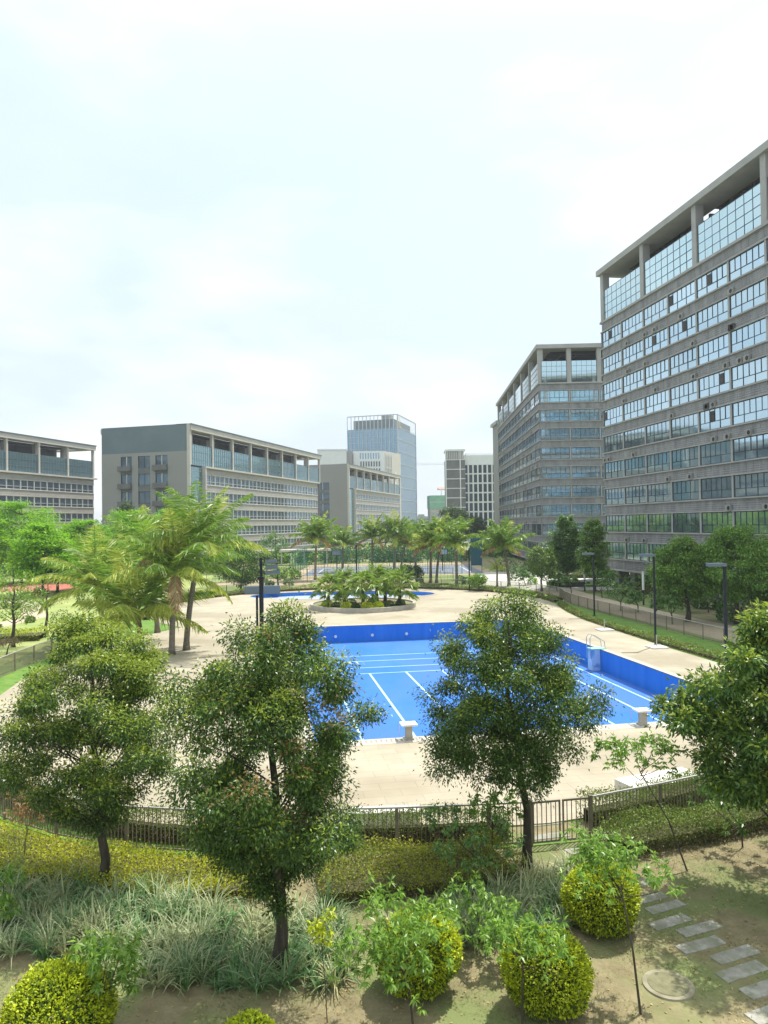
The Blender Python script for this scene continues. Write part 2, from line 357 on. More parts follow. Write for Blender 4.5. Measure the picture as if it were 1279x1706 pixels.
# paddling pool
b = MB(); k = len(pad)
for i in range(k):
    p, q = pad[i], pad[(i+1) % k]; b.quad((p.x, p.y, .052), (q.x, q.y, .052), (q.x, q.y, -.4), (p.x, p.y, -.4), 1)
b.v += [(p.x, p.y, -.4) for p in pad]; b.f.append(tuple(range(len(b.v)-k, len(b.v)))); b.m.append(0)
tag(b.build('paddling_pool', [M['shallow'], M['pool_wall']]), kind='structure')
# grass strips between deck and fence
def band(name, pts, offs, z, mat):
    b = MB(); n = len(pts); L = []; R = []
    for i in range(n):
        t = (Vector(pts[min(i+1, n-1)]) - Vector(pts[max(i-1, 0)])).to_3d().normalized(); s = Vector((-t.y, t.x, 0))
        p = Vector((pts[i][0], pts[i][1], 0)); L.append(p + s*offs[0]); R.append(p + s*offs[1])
    zz = Vector((0, 0, z))
    for i in range(n-1): b.quad(L[i]+zz, L[i+1]+zz, R[i+1]+zz, R[i]+zz)
    return tag(b.build(name, mat), kind='structure')
rt = [(23.5, 36), (24.1, 44), (22.3, 54.2), (20.9, 63), (19.6, 71), (18.9, 79)]
arc = [(cx0 + (R0+3.0)*math.cos(math.radians(a)), cy0 + (R0+3.0)*math.sin(math.radians(a))) for a in range(6, 216, 7)]
fence_line = rt + arc[1:] + [(-22.0, 57), (-22.3, 50), (-22.4, 42), (-20.5, 33), (-16.5, 26.3), (-11, 21.3), (-6.8, 19.5), (-4.4, 19.2), (-.4, 19.25), (2.2, 19.4), (3.75, 19.55)]
fence_front_r = [(5.4, 19.85), (8.3, 21.05), (13.5, 23.6), (19, 27.5), (22.5, 31.5), (23.5, 36)]
sheet('verge_lawn', [(p[0], p[1]) for p in fence_line + fence_front_r[:-1]], [[(p[0]*1.0, p[1]) for p in deck]], .006, M['lawn'])
sheet('gate_soil', [(3.2, 19.75), (5.9, 20.15), (6.2, 21.2), (3.4, 20.72)], [], .0075, M['soil'])
# park to the right: paved walk, lawns
band('paved_walk', [(30, 20), (29.5, 40), (27.3, 55), (25.3, 66), (23.4, 78), (22.5, 92), (22, 104)], (-1.2, 4.0), .006, M['path'])
band('park_lawn_right', [(36, 14), (35.6, 40), (33.6, 55), (31.2, 67)], (-6, 2.1), .004, M['lawn'])
sheet('plaza', [(18, 93), (28.8, 91), (32, 104), (32, 128), (16, 128), (13, 104)], [], .01, M['plaza'])
# park to the left
sheet('park_lawn_left', [(-90, 36), (-23.5, 36), (-25, 58), (-29, 78), (-24, 98), (-30, 130), (-110, 130)], [], .004, M['lawn_l'])
sheet('red_court', [(-58, 103), (-43, 103), (-43, 116), (-64, 116)], [], .01, M['court_red'])
b = MB(); c0 = (-53.5, 108.6)
for i in range(48):
    a, a2 = 2*math.pi*i/48, 2*math.pi*(i+1)/48
    b.quad(*[(c0[0]+r*math.cos(t), c0[1]+r*math.sin(t), .016) for r, t in ((2.2, a), (2.2, a2), (2.45, a2), (2.45, a))][::1])
tag(b.build('court_circle_marking', M['court_line']), kind='structure')
band('red_path', [(-40, 50), (-34, 60), (-33, 72), (-40, 86), (-52, 95)], (0, 2.2), .008, M['path'])
# sports courts beyond the palms
sheet('sports_court', [(-14, 126), (17, 126), (17, 150), (-14, 150)], [], .012, M['court'])
sheet('court_surround', [(-16, 122.5), (19, 122.5), (19, 162), (-16, 162)], [[(-14, 126), (17, 126), (17, 150), (-14, 150)]], .008, M['sand'])
sheet('bare_earth', [(-26, 107), (-8, 106), (-6, 119), (-14, 122), (-22, 121)], [], .008, M['sand'])
b = MB()
for (x0, x1, y0, y1) in ((-12, 15, 128, 128.15), (-12, 15, 147, 147.15), (-12, -11.85, 128, 147), (14.85, 15, 128, 147), (1.4, 1.55, 128, 147)):
    b.quad((x0, y0, .018), (x1, y0, .018), (x1, y1, .018), (x0, y1, .018))
tag(b.build('court_line_markings', M['court_line']), kind='structure')

# ================================================================ FENCES
def resample(pts, step):
    P = [Vector((p[0], p[1], 0)) for p in pts]; o = [P[0]]
    for a, b in zip(P, P[1:]):
        n = max(1, round((b-a).length / step))
        for i in range(1, n+1): o.append(a.lerp(b, i/n))
    return o
def smooth_line(pts, it=2):
    P = [Vector((p[0], p[1], 0)) for p in pts]
    for _ in range(it):
        Q = [P[0]]
        for a, b in zip(P, P[1:]): Q += [a.lerp(b, .25), a.lerp(b, .75)]
        P = Q + [P[-1]]
    return P
def arclen(P, step):
    out = [P[0]]; acc = 0
    for a, b in zip(P, P[1:]):
        L = (b-a).length; 
        if L == 0: continue
        d = step - acc
        while d <= L: out.append(a.lerp(b, d/L)); d += step
        acc = (acc + L) % step
    return out
def fence(name, pts, h, bar, label, cat='fence', post_every=2.4, railw=.05, detail=True, bw=.018):
    root = empty(name, (pts[0][0], pts[0][1], 0)); off = Vector((-pts[0][0], -pts[0][1], 0)); tag(root, label, cat)
    P = smooth_line(pts); S = arclen(P, post_every); S.append(P[-1])
    for k, (a, c) in enumerate(zip(S, S[1:])):
        L = (c-a).length
        if L < .2: continue
        th = math.atan2(c.y-a.y, c.x-a.x); MM = Matrix.Translation(a+off) @ Matrix.Rotation(th, 4, 'Z'); b = MB()
        b.box(0, L, -railw/2, railw/2, h-.04, h, 1); b.box(0, L, -.015, .015, .08, .12, 0)
        x = bar/2
        while x < L-.02:
            b.box(x-bw/2, x+bw/2, -.012, .012, .1, h-.041, 0); x += bar
        b.build('railing_panel', [M['fence'], M['rail']], root, MM)
        q = MB(); q.box(-.035, .035, -.035, .035, 0, h-.045); q.build('post', M['fence'], root, MM)
    return root
fl = fence_line
i_back = 40
def seg(a, b): return fl[a:b+1]
nrt = len(rt)
fence('metal_fence', seg(0, nrt+2), 1.15, .12, 'long brown metal railing fence beside the paved walk right of the pool')
fence('metal_fence', seg(nrt+2, len(fl)-12), 1.15, .16, 'curving brown metal fence around the far round end of the pool deck', post_every=3)
fence('metal_fence', seg(len(fl)-12, len(fl)-1), 1.17, .115, 'brown metal fence with pale top rail between yellow hedge and pool deck')
fence('metal_fence', fence_front_r, 1.17, .115, 'brown metal fence with pale top rail running right from the gate above the green hedge')
# gate
g = empty('garden_gate', (3.75, 19.55, 0)); tag(g, 'double leaf barred brown metal gate at the end of the stepping stones', 'gate')
ga, gb = Vector((3.75, 19.55, 0)), Vector((5.4, 19.85, 0)); th = math.atan2(gb.y-ga.y, gb.x-ga.x); GL = (gb-ga).length
for k in range(2):
    b = MB(); x0 = .04 + k*GL/2; x1 = GL/2 - .02 + k*GL/2
    b.box(x0, x1, -.02, .02, 1.1, 1.15); b.box(x0, x1, -.02, .02, .06, .11); b.box(x0, x0+.04, -.02, .02, .111, 1.099); b.box(x1-.04, x1, -.02, .02, .111, 1.099)
    n = 6
    for i in range(1, n): 
        xx = x0 + (x1-x0)*i/n; b.box(xx-.01, xx+.01, -.01, .01, .112, 1.098)
    b.build('gate_leaf', M['fence'], g, Matrix.Rotation(th, 4, 'Z'))
for x in (0, GL):
    b = MB(); b.box(x-.045, x+.03 if x == 0 else x+.045, -.045, .045, 0, 1.2); b.build('gate_post', M['fence'], g, Matrix.Rotation(th, 4, 'Z'))

# ================================================================ POOLSIDE THINGS
def start_block(px, py, label):
    p = at(px, py); wv = p.dot(WX); r = empty('starting_block', pw(wv, PV0-.28, .056), AX); tag(r, label, 'starting block', 'starting blocks on the near pool edge')
    b = MB(); b.box(-.13, .13, -.14, .14, .061, .55); b.box(-.2, .2, -.18, .18, .0, .06); b.build('pedestal', M['coping'], r)
    b = MB(); b.box(-.32, .32, -.26, .28, .555, .62); b.build('platform', M['white'], r)
    b = MB(); b.tube([(-.3, .3, .1), (-.3, .42, .1), (-.3, .42, .5), (-.3, .3, .5)], .015); b.build('grab_bar', M['steel'], r)
start_block(677, 1228, 'white topped starting block on the near pool edge between the two middle trees')
start_block(1063, 1205, 'white topped starting block on the near pool edge by the right hand tree')
# ladder platform on the right wall
c = at(990, 1082); vv = c.dot(VX)
r = empty('pool_ladder_platform', pw(PW1, vv, .05), AX); tag(r, 'white step block with pale green top and metal handrails on the right pool wall', 'pool ladder')
b = MB(); b.box(-.6, -.02, -.32, .32, -1.39, -.02); b.build('step_block', pm('weathered_white_paint', (.40,.55,.74), (.12,.32,.62), 2.2, .6, lo=.5, hi=.62), r)
b = MB(); b.box(-.66, .45, -.36, .36, -.018, .05); b.build('platform_top', pm('pale_green_tile', (.25,.52,.42), (.33,.58,.5), 4, .5), r)
for y in (-.27, .27):
    b = MB(); b.tube([(-.68, y, -.6), (-.7, y, .75), (-.55, y, .95), (-.35, y, .92), (.3, y, .5), (.36, y, .05)], .025, 6); b.build('handrail', M['steel'], r)
# umbrella stands
for px, py, lb in ((1007, 1050, 'square concrete umbrella base with short steel tube, farther one by the right hedge'), (1094, 1079, 'square concrete umbrella base with short steel tube at the foot of the second lamp post')):
    p = at(px, py, .05); r = empty('umbrella_stand', p, AX); tag(r, lb, 'umbrella base', 'umbrella bases on the deck')
    b = MB(); b.box(-.55, .55, -.55, .55, .002, .09); b.build('base_slab', M['white_stone'], r)
    b = MB(); b.tube([(0, 0, .1), (0, 0, .85)], .045, 8); b.build('tube', M['steel'], r)
# white benches / blocks on the near deck
b = MB(); b.box(-1.35, 1.35, -.5, .5, 0, .42)
o = b.build('stone_bench', M['white_stone']); o.location = at(1100, 1318, .05); o.rotation_euler = (0, 0, math.radians(22)); tag(o, 'long low white stone bench behind the fence right of the gate', 'bench')
b = MB(); b.box(-1.0, 1.0, -.25, .25, 0, .4)
o = b.build('stone_bench', M['white_stone']); o.location = at(640, 1372, .05); o.rotation_euler = (0, 0, math.radians(3)); tag(o, 'short low white stone bench behind the fence between the two middle trees', 'bench')
for px in (488, 628, 660):
    pass
# planter island
ic = Vector((-2.3, 76.3, 0)); r = empty('round_planter', ic); tag(r, 'round raised stone planter with fan palms between the two pools', 'planter')
b = MB(); n = 72
for i in range(n):
    a, a2 = 2*math.pi*i/n, 2*math.pi*(i+1)/n
    for (r0, z0, r1, z1) in ((5.45, .05, 5.45, .5), (5.45, .5, 5.15, .5), (5.15, .5, 5.15, .3)):
        b.quad((r0*math.cos(a), r0*math.sin(a), z0), (r0*math.cos(a2), r0*math.sin(a2), z0), (r1*math.cos(a2), r1*math.sin(a2), z1), (r1*math.cos(a), r1*math.sin(a), z1))
b.build('kerb', M['coping'], r)
b = MB(); b.v = [(5.14*math.cos(2*math.pi*i/n), 5.14*math.sin(2*math.pi*i/n), .36) for i in range(n)]; b.f = [tuple(range(n))]; b.m = [0]; b.build('soil_bed', M['soil'], r)
# grey wall block beside the paddling pool
b = MB(); b.box(-2.2, 2.2, -.35, .35, 0, 1.0); o = b.build('low_wall', M['slateB']); p = at(437, 990); o.location = (p.x, p.y, .04); o.rotation_euler = (0, 0, .12)
tag(o, 'short grey wall at the left end of the paddling pool', 'wall')

# lamps ----------------------------------------------------------
def lamp(px, py, topy, label, rz=0.0, rad=.075, tilt=0.0, head=.92):
    p = at(px, py, 0); hh = up(px, topy, p.y).z; r = empty('lamp_post', p, rz); tag(r, label, 'lamp post', 'black lamp posts around the pool')
    b = MB(); b.tube([(0, 0, 0), (0, 0, hh)], rad, 10); b.build('pole', M['black'], r)
    b = MB(); b.box(-.18, .18, -.18, .18, 0, .03); b.build('base_plate', M['black'], r)
    b = MB(); b.box(-head-.06, .02, -.17, .17, hh-.24, hh-.06); b.box(.0201, .1, -.09, .09, hh-.22, hh-.08); b.build('lamp_head', M['lamp_grey'], r)
    return r
lamp(990, 1026, 920, 'slim black lamp post standing on the grass strip, farthest of the right hand three')
lamp(1092, 1077, 921, 'slim black lamp post in the middle of the right hand three lamp posts')
lamp(1211, 1128, 936, 'thick black lamp post with grey flat head behind the right hand foreground tree', rad=.095, head=.88)
lamp(594, 978, 905, 'thin black lamp post just behind the left part of the planter', rad=.09, head=.2)
def hook_lamp(px, py, topy, label):
    p = at(px, py, 0); hh = up(px, topy, p.y).z; r = empty('lamp_post', p); tag(r, label, 'lamp post')
    b = MB(); b.tube([(0, 0, 0), (0, 0, hh-.8)], .08, 8); b.build('pole', M['black'], r)
    b = MB(); b.tube([(0, 0, hh-.8), (.05, 0, hh-.3), (-.1, 0, hh), (-.6, 0, hh-.05)], .06, 8); b.build('curved_arm', M['white'], r)
hook_lamp(782, 985, 903, 'black lamp post with curved white arm right of the planter')
# speaker / floodlight mast at left
p = at(436, 1062, .05); r = empty('floodlight_mast', p, -.05); tag(r, 'thick dark mast with three stacked grey floodlights beside the tallest near tree', 'floodlight mast')
hh = up(434, 928, p.y).z
b = MB(); b.tube([(0, 0, 0), (0, 0, hh-1.6)], .17, 12); b.tube([(0, 0, hh-1.6), (0, 0, hh-.1)], .11, 10); b.build('mast', M['black'], r)
b = MB(); b.box(-.23, .23, -.23, .23, hh-1.75, hh-1.55); b.box(-.2, .24, -.2, .2, hh-1.2, hh-1.12); b.build('bracket', M['black'], r)
for k, (x1, z) in enumerate(((1.45, hh-1.28), (1.3, hh-.85), (1.2, hh-.42))):
    MM = Matrix.Translation((.35, 0, z)) @ Matrix.Rotation(math.radians(-22), 4, 'X') @ Matrix.Rotation(math.radians(-4), 4, 'Y')
    b = MB(); b.box(0, x1-.35, -.12, .12, -.13, .13); f = b.build('floodlight', M['lamp_grey'], r, MM)
    b = MB(); b.box(.04, x1-.39, -.124, -.1201, -.1, .1); b.build('lens', M['slateB'], f)
b = MB(); b.tube([(-.32, -.1, 0), (-.32, -.1, 3.2)], .09, 8); b.build('side_post', M['black'], r)
b = MB(); b.tube([(-.2, -.05, 3.0), (.2, -.05, 3.0)], .19, 12); 
# pale bollard lamps in the park
for px, py, ty, lb in ((1072, 1008, 952, 'white topped column light in front of the tall tower columns'), (1101+120-2, 1015, 979, 'white topped column light right of the thick lamp post'), (936, 975, 933, 'white topped column light right of the small round tree'), (974, 985, 943, 'white topped column light between the two layered trees'), (1200, 1000, 990, 'small white marker post in front of the right hand hedge')):
    p = at(px, py); hh = up(px, ty, p.y).z; r = empty('column_light', p); tag(r, lb, 'column light')
    b = MB(); b.tube([(0, 0, 0), (0, 0, hh*.45)], .09, 8); b.build('lower_post', M['black'], r)
    b = MB(); b.tube([(0, 0, hh*.45), (0, 0, hh)], .12, 8); b.build('light_tube', M['white'], r)
# stepping stones
STA = 22.0
stones = [(967,1415,.62,.30),(1000,1432,.34,.22),(1024,1446,.5,.26),(1072,1470,.62,.26),(1083,1496,.62,.26),(1108,1511,.72,.25),(1116,1536,.75,.27),(1165,1547,.76,.27),(1167,1574,.78,.28),(1224,1590,.78,.28),(1236,1618,.80,.29),(1278,1645,.80,.30),(1290,1686,.8,.3),(915,1393,.8,.28),(905,1372,.8,.28),(900,1356,.8,.28)]
ordn = ['first','second','third','fourth','fifth','sixth','seventh','eighth','ninth','tenth','eleventh','twelfth','thirteenth']
for i, (px, py, l, wd) in enumerate(stones):
    rnd = random.Random(i); b = MB(); l *= 1.32; wd *= 1.12; b.box(-l/2, l/2, -wd/2, wd/2, -.03, .014)
    o = b.build('stepping_stone', M['slab']); o.location = at(px, py, .01); o.rotation_euler = (0, 0, math.radians(STA + rnd.uniform(-3, 3)) if i < 13 else math.radians(12))
    bv = o.modifiers.new('bevel', 'BEVEL'); bv.width = .008; bv.segments = 1
    tag(o, f'{ordn[i]} grey stepping stone counted from the gate towards the bottom right corner' if i < 13 else f'{ordn[i-13]} grey stepping stone inside the gate, counted from the fence', 'stepping stone', 'stepping stones through the garden')
# manhole
r = empty('manhole_cover', at(1113, 1642, .005)); tag(r, 'round weathered concrete manhole cover in the grass beside the stepping stones', 'manhole cover')
b = MB(); b.tube([(0, 0, 0), (0, 0, .03)], [.46, .45], 40); b.build('ring', M['manhole'], r)
b = MB(); b.tube([(0, 0, .031), (0, 0, .038)], [.36, .355], 40); b.build('lid', pm('manhole_lid', (.15,.145,.08), (.22,.21,.12), 5, .9, .3), r)

# sport court fences, hoops
def mesh_fence(name, a, c, h, step, label, posts=True, mat=None):
    a, c = Vector((*a, 0)), Vector((*c, 0)); L = (c-a).length; th = math.atan2(c.y-a.y, c.x-a.x); r = empty(name, a, th); tag(r, label, 'fence')
    n = round(L/step); mat = mat or M['green_fence']
    for i in range(n+1):
        b = MB(); b.tube([(L*i/n, 0, 0), (L*i/n, 0, h)], .05, 5); b.build('post', mat, r)
    b = MB()
    for z in (.1, h*.33, h*.66, h-.03): b.box(0, L, -.02, .02, z-.025, z+.025)
    x = .35
    while x < L: b.box(x-.012, x+.012, -.008, .008, .126, h-.06); x += .5
    b.build('wire_mesh', mat, r)
mesh_fence('court_fence', (-16, 124.5), (13, 124.5), 4.2, 3, 'tall green wire fence along the near side of the sports court')
mesh_fence('court_fence', (-16, 152), (18, 152), 4.2, 4, 'tall green wire fence along the far side of the sports court')
mesh_fence('court_fence', (-16, 124.5), (-16, 152), 4.2, 4, 'tall green wire fence closing the left end of the sports court')
mesh_fence('low_fence', (-27, 112), (10, 108.5), 2.0, 3, 'thin grey wire fence on the bare earth behind the pool palms', mat=M['fence'])
b = MB(); b.box(0, 1.9, -.05, .05, 1.2, 6.0)
r = empty('banner_screen', (15.0, 128.0, 0), .15); tag(r, 'dark blue windbreak screen at the right end of the sports court', 'screen'); b.build('sheet', M['blue_net'], r)
b = MB(); [b.tube([(x, .1, 0), (x, .1, 6.1)], .06, 6) for x in (0, 1.9)]; b.build('frame', M['green_fence'], r)
for px, lb, Y in ((737, 'dark basketball hoop standing on the sports court right of centre', 133), (560, 'dark basketball hoop at the left end of the sports court', 137)):
    q = up(px, 900, Y); r = empty('basketball_hoop', (q.x, Y, 0)); tag(r, lb, 'basketball hoop')
    b = MB(); b.tube([(0, 1, 0), (0, .9, 2.8), (0, .1, 3.1)], .09, 6); b.build('stand', M['black'], r)
    b = MB(); b.box(-.9, .9, 0, .05, 2.9, 3.0); b.box(-.9, -.8, 0, .05, 3.0, 3.9); b.box(.8, .9, 0, .05, 3.0, 3.9); b.box(-.9, .9, 0, .05, 3.9, 4.0); b.build('backboard_frame', M['black'], r)
    b = MB(); b.box(-.8, .8, .01, .03, 3.001, 3.899); b.build('backboard', M['shallow'], r)
    b = MB(); b.tube([(.23*math.cos(t), -.3+.23*math.sin(t), 3.05) for t in np.linspace(0, 6.28, 13)], .015, 4, cap=False); b.build('hoop', M['court_red'], r)
# covered low walkway in front of the second office block, and plaza bench
b = MB(); b.box(0, 42, 0, 4, 2.9, 3.35, 0); [b.box(x, x+.3, .5, .8, 0, 2.9, 0) for x in range(1, 42, 5)]
r = empty('covered_walkway', (-52, 150, 0), math.radians(16)); tag(r, 'long low covered walkway with pale flat roof in front of the nearer left office block', 'walkway'); b.build('canopy', M['creamB'], r)
b = MB(); b.box(-4, 4, -1, 1, 0, .7); b.box(-4.1, 4.1, -1.1, 1.1, .7, .95, 1); o = b.build('plaza_plinth', [M['dark'], M['white_stone']]); o.location = (25.5, 97.5, .01); o.rotation_euler = (0, 0, -.05); tag(o, 'long low plinth with white top on the pale plaza', 'plinth')
# ================================================================ BUILDINGS
def face_m(x0, y0, phi): return Matrix.Translation((x0, y0, 0)) @ Matrix.Rotation(phi, 4, 'Z')
PI = math.pi
def window_proto(wd, h, frame_t, cols, rows, dep=.08, splits=None, fm=None):
    """frame MB and pane MB; x 0..wd, outward -Y"""
    f = MB(); t = frame_t
    f.box(0, wd, -dep, 0, 0, t); f.box(0, wd, -dep, 0, h-t, h); f.box(0, t, -dep, 0, t, h-t); f.box(wd-t, wd, -dep, 0, t, h-t)
    for (z0, z1, n) in rows:
        for i in range(1, n): xx = wd*i/n; f.box(xx-t*.4, xx+t*.4, -dep+.01, 0, z0+t*.4 if z0 > 0 else t, z1-t*.4 if z1 < h else h-t)
        if z1 < h: f.box(t, wd-t, -dep, 0, z1-t*.4, z1+t*.4)
    p = MB(); p.quad((t*.5, -.03, t*.5), (wd-t*.5, -.03, t*.5), (wd-t*.5, -.03, h-t*.5), (t*.5, -.03, h-t*.5))
    return f, p
def put_windows(root, f, p, mats, places, limit=100, rng=None, name='window', jitter=.004):
    """places: list of matrices nearest/visible first"""
    fm = f.mesh(name, mats[0]); pmsh = p.mesh('pane', mats[1]); rng = rng or random.Random(5); rest = MB()
    for i, m in enumerate(places):
        if i < limit:
            o = link(name, fm, root, m); link('pane', pmsh, o, Matrix.Rotation(rng.uniform(-1, 1)*jitter, 4, 'Z') @ Matrix.Rotation(rng.uniform(-1, 1)*jitter*.6, 4, 'X'))
        else: rest.add(f, m, 0); rest.add(p, m, 1)
    if rest.f: tag(rest.build(name + '_rows', mats, root), kind='stuff')
# ---- type A: tall grey towers on the right
def tower_A(name, label, loc, rz, nL, nW, dz, end, zbase_open=True, near_first=True):
    root = empty(name, (*loc, 0), rz); tag(root, label, 'building', 'tall grey glass towers')
    B = 5.65; L = nL*B; W = nW*B; S = 3.61; rng = random.Random(nL)
    faces = [(face_m(0, 0, 0), nL, True)]
    if end == 'x0': faces.append((face_m(0, W, -PI/2), nW, False))
    else: faces.append((face_m(L, 0, PI/2), nW, False))
    b = MB(); b.box(.25, L-.25, .25, W, 2.3+dz, 36.3+dz); b.build('core', M['dark'], root)
    trim = MB(); lou = MB(); zt0 = 34.58 + dz; wh = 2.2
    for fm, n, isl in faces:
        LL = n*B; T = MB(); V = MB()
        for k in range(9):
            zt = zt0 - S*k; zb = zt - wh
            T.box(-.18, LL+.18, -.24, .2, zt+.002, zt+.13); T.box(-.18, LL+.18, -.26, .2, zb-.15, zb-.002)
            for i in range(n+1): x = i*B; T.box(x-.14, x+.14, -.14, .1, zb, zt)
            z0, z1 = zb - S + wh + .162 if k < 8 else zb - 1.35, zb - .152
            if k < 8: z0 = zt - S + .132
            V.box(0, LL, -.06, .2, z0, z1)
            x = .94
            while x < LL: V.box(x-.025, x+.025, -.085, -.061, z0, z1); x += 1.13
            V.box(0, LL, -.16, -.0602, z1-.55, z1-.5) if False else None
        T.box(-.35, LL+.35, -.5, .2, 2.3+dz-.0, 2.3+dz+.25) if False else None
        V.box(0, LL, -.06, .2, zt0+.132, 35.85+dz)
        x = .94
        while x < LL: V.box(x-.025, x+.025, -.085, -.061, zt0+.162, 35.85+dz); x += 1.13
        T.box(-.2, LL+.2, -.3, .2, 35.86+dz, 36.12+dz)
        zb = zt0 - 8*S - wh; T.box(-.35, LL+.35, -.5, .3, zb-1.55, zb-1.352)
        trim.add(T, fm); lou.add(V, fm)
    trim.build('stone_trim', M['beigeA'], root); lou.build('louvre_panels', M['louvreA'], root)
    # windows
    f, p = window_proto(B-.30, wh, .07, 0, [(0, .85, 3), (.85, wh, 6)])
    pl = []
    order = range(nL) if near_first is False else range(nL-1, -1, -1)
    for (fm, n, isl) in (faces if nL < 12 else faces[::-1]):
        for i in (order if isl else range(n)):
            for k in range(9): pl.append(fm @ Matrix.Translation((i*B+.15, 0, zt0-S*k-wh)))
    put_windows(root, f, p, [M['mull'], M['glassA']], pl, 100)
    # top curtain walls, two bays wide each
    for (fm, n, isl) in faces:
        f2, p2 = window_proto((2 if isl else 1)*B-.9, 4.15, .05, 0, [(a_*1.0375, a_*1.0375+1.0375, 8 if isl else 5) for a_ in range(4)], dep=.06)
        pl = [fm @ Matrix.Translation((i*B+.45, 0, 36.13+dz)) for i in range(0, n-1 if isl else n, 2 if isl else 1)]
        put_windows(root, f2, p2, [M['mull'], M['glassTop']], pl, 100, name='curtain_wall_window')
    C_ = MB(); C_.box(-.40, .40, -.2, .75, 36.13+dz, 42.6+dz); cm_ = C_.mesh('roof_column', M['beigeA'])
    for (fm, n, isl) in faces:
        for i in range(0, n+1, 2 if isl else 1):
            x = min(max(i*B, .42), n*B-.42)
            if not isl and ((end == 'x0' and i == n) or (end == 'xL' and i == 0)): continue
            link('roof_column', cm_, root, fm @ Matrix.Translation((x, 0, 0)))
    # roof frame
    rf = MB(); z0, z1 = 42.6+dz, 43.35+dz; o = .55
    for (x0, x1, y0, y1) in ((-o, L+o, -o, 2.6), (-o, L+o, W-2.6, W+o), (-o, 2.6, 2.6, W-2.6), (L-2.6, L+o, 2.6, W-2.6)): rf.box(x0, x1, y0, y1, z0, z1)
    rf.box(L*.45, L*.45+9, 3.2, W-3.2, z1+.002, z1+.9) if nL >= 12 else None
    rf.build('roof_slab', M['beigeA'], root)
    pg = MB(); x = 4.0
    while x < L-4: pg.box(x, x+.25, 2.6, W-2.6, z0-.5, z0-.1); x += 1.9
    for y in (4.5, 7.5): pg.box(2.6, L-2.6, y, y+.3, z0-1.0, z0-.55)
    pg.box(2.7, L*.40, 2.7, W-2.7, z0+.05, z0+.3); pg.box(L*.49, L-2.7, 2.7, W-2.7, z0+.05, z0+.3); pg.box(L*.401, L*.489, 5.5, W-2.7, z0+.05, z0+.3); pg.build('roof_pergola', M['dark'], root)
    pen = MB(); pen.box(5.5, L-5.5, 6.0, W-3, 36.31+dz, 41.4+dz); pen.build('penthouse', M['louvreA'], root)
    # ground columns and recessed lobby
    gc = MB(); gc.box(-.65, .65, .8, 2.3, 0, 2.299+dz); gm_ = gc.mesh('ground_column', M['louvreA'])
    for i in range(0, nL+1):
        for yy in (0, W-4): link('ground_column', gm_, root, Matrix.Translation((min(max(i*B, 1.2), L-1.2), yy, 0)))
    g2 = MB(); g2.box(L*.45, L-1, 7, W-4, 0, 2.299+dz); g2.build('lobby', M['slateB'], root)
    # air conditioners on ledges
    ac = MB(); ac.box(0, .85, -.36, -.1, 0, .6, 0); ac.tube([(.55, -.361, .3), (.55, -.38, .3)], .22, 12, 1); am = ac.mesh('air_conditioner', [M['white_ac'], M['black']])
    fm = faces[0][0]
    for q in range(48):
        i = rng.randrange(nL*5); k = rng.randrange(0, 8)
        link('air_conditioner', am, root, fm @ Matrix.Translation((i*1.13+.15, 0, zt0-S*k-wh-1.35)))
    # open sashes
    osb = MB(); osb.quad((0, -.09, 0), (.8, -.09, 0), (.8, -.09, 1.15), (0, -.09, 1.15)); om = osb.mesh('open_window', M['dark'])
    for q in range(10):
        i = rng.randrange(nL*6); k = rng.randrange(0, 5); fr = (B-.36)/6
        link('open_window', om, root, fm @ Matrix.Translation(((i//6)*B+.18+(i % 6)*fr+.04, 0, zt0-S*k-wh+.82)))
    return root
M['white_ac'] = pm('aged_white_metal', (.26,.25,.23), (.34,.33,.31), 2, .6)
tower_A('office_tower', 'tallest grey office tower at the right edge, rows of pale blue windows, open roof frame', (30.65, 102), math.radians(-80.8), 8, 4, 0.0, 'x0', near_first=False)
tower_A('office_tower', 'second grey office tower, behind and left of the tallest one, with a teal glass front', (29.9-.04*-67.8+0.0, 140+67.8), math.radians(-92.3), 12, 5, -1.1, 'xL')
# small projecting wing at the far end of the second tower
r = empty('stair_wing', (33.1, 212, 0), math.radians(2)); tag(r, 'narrow glazed stair block at the far end of the second tower', 'building')
b = MB(); b.box(0, 6, 0, 8, 0, 37.0); b.build('wall', M['greyB'], r); b = MB(); [b.box(-.08, 6.1, -.1, -.001, z, z+.35) for z in np.arange(2, 32, 3.6)]; b.build('floor_bands', M['beigeA'], r)
b = MB(); b.box(.3, 5.7, -.05, -.002, .3, 31); b.build('glazing', M['glassA'], r); b = MB(); b.box(-.6, 6.5, -.8, 8.5, 37.001, 37.9); b.build('roof_slab', M['beigeA'], r)

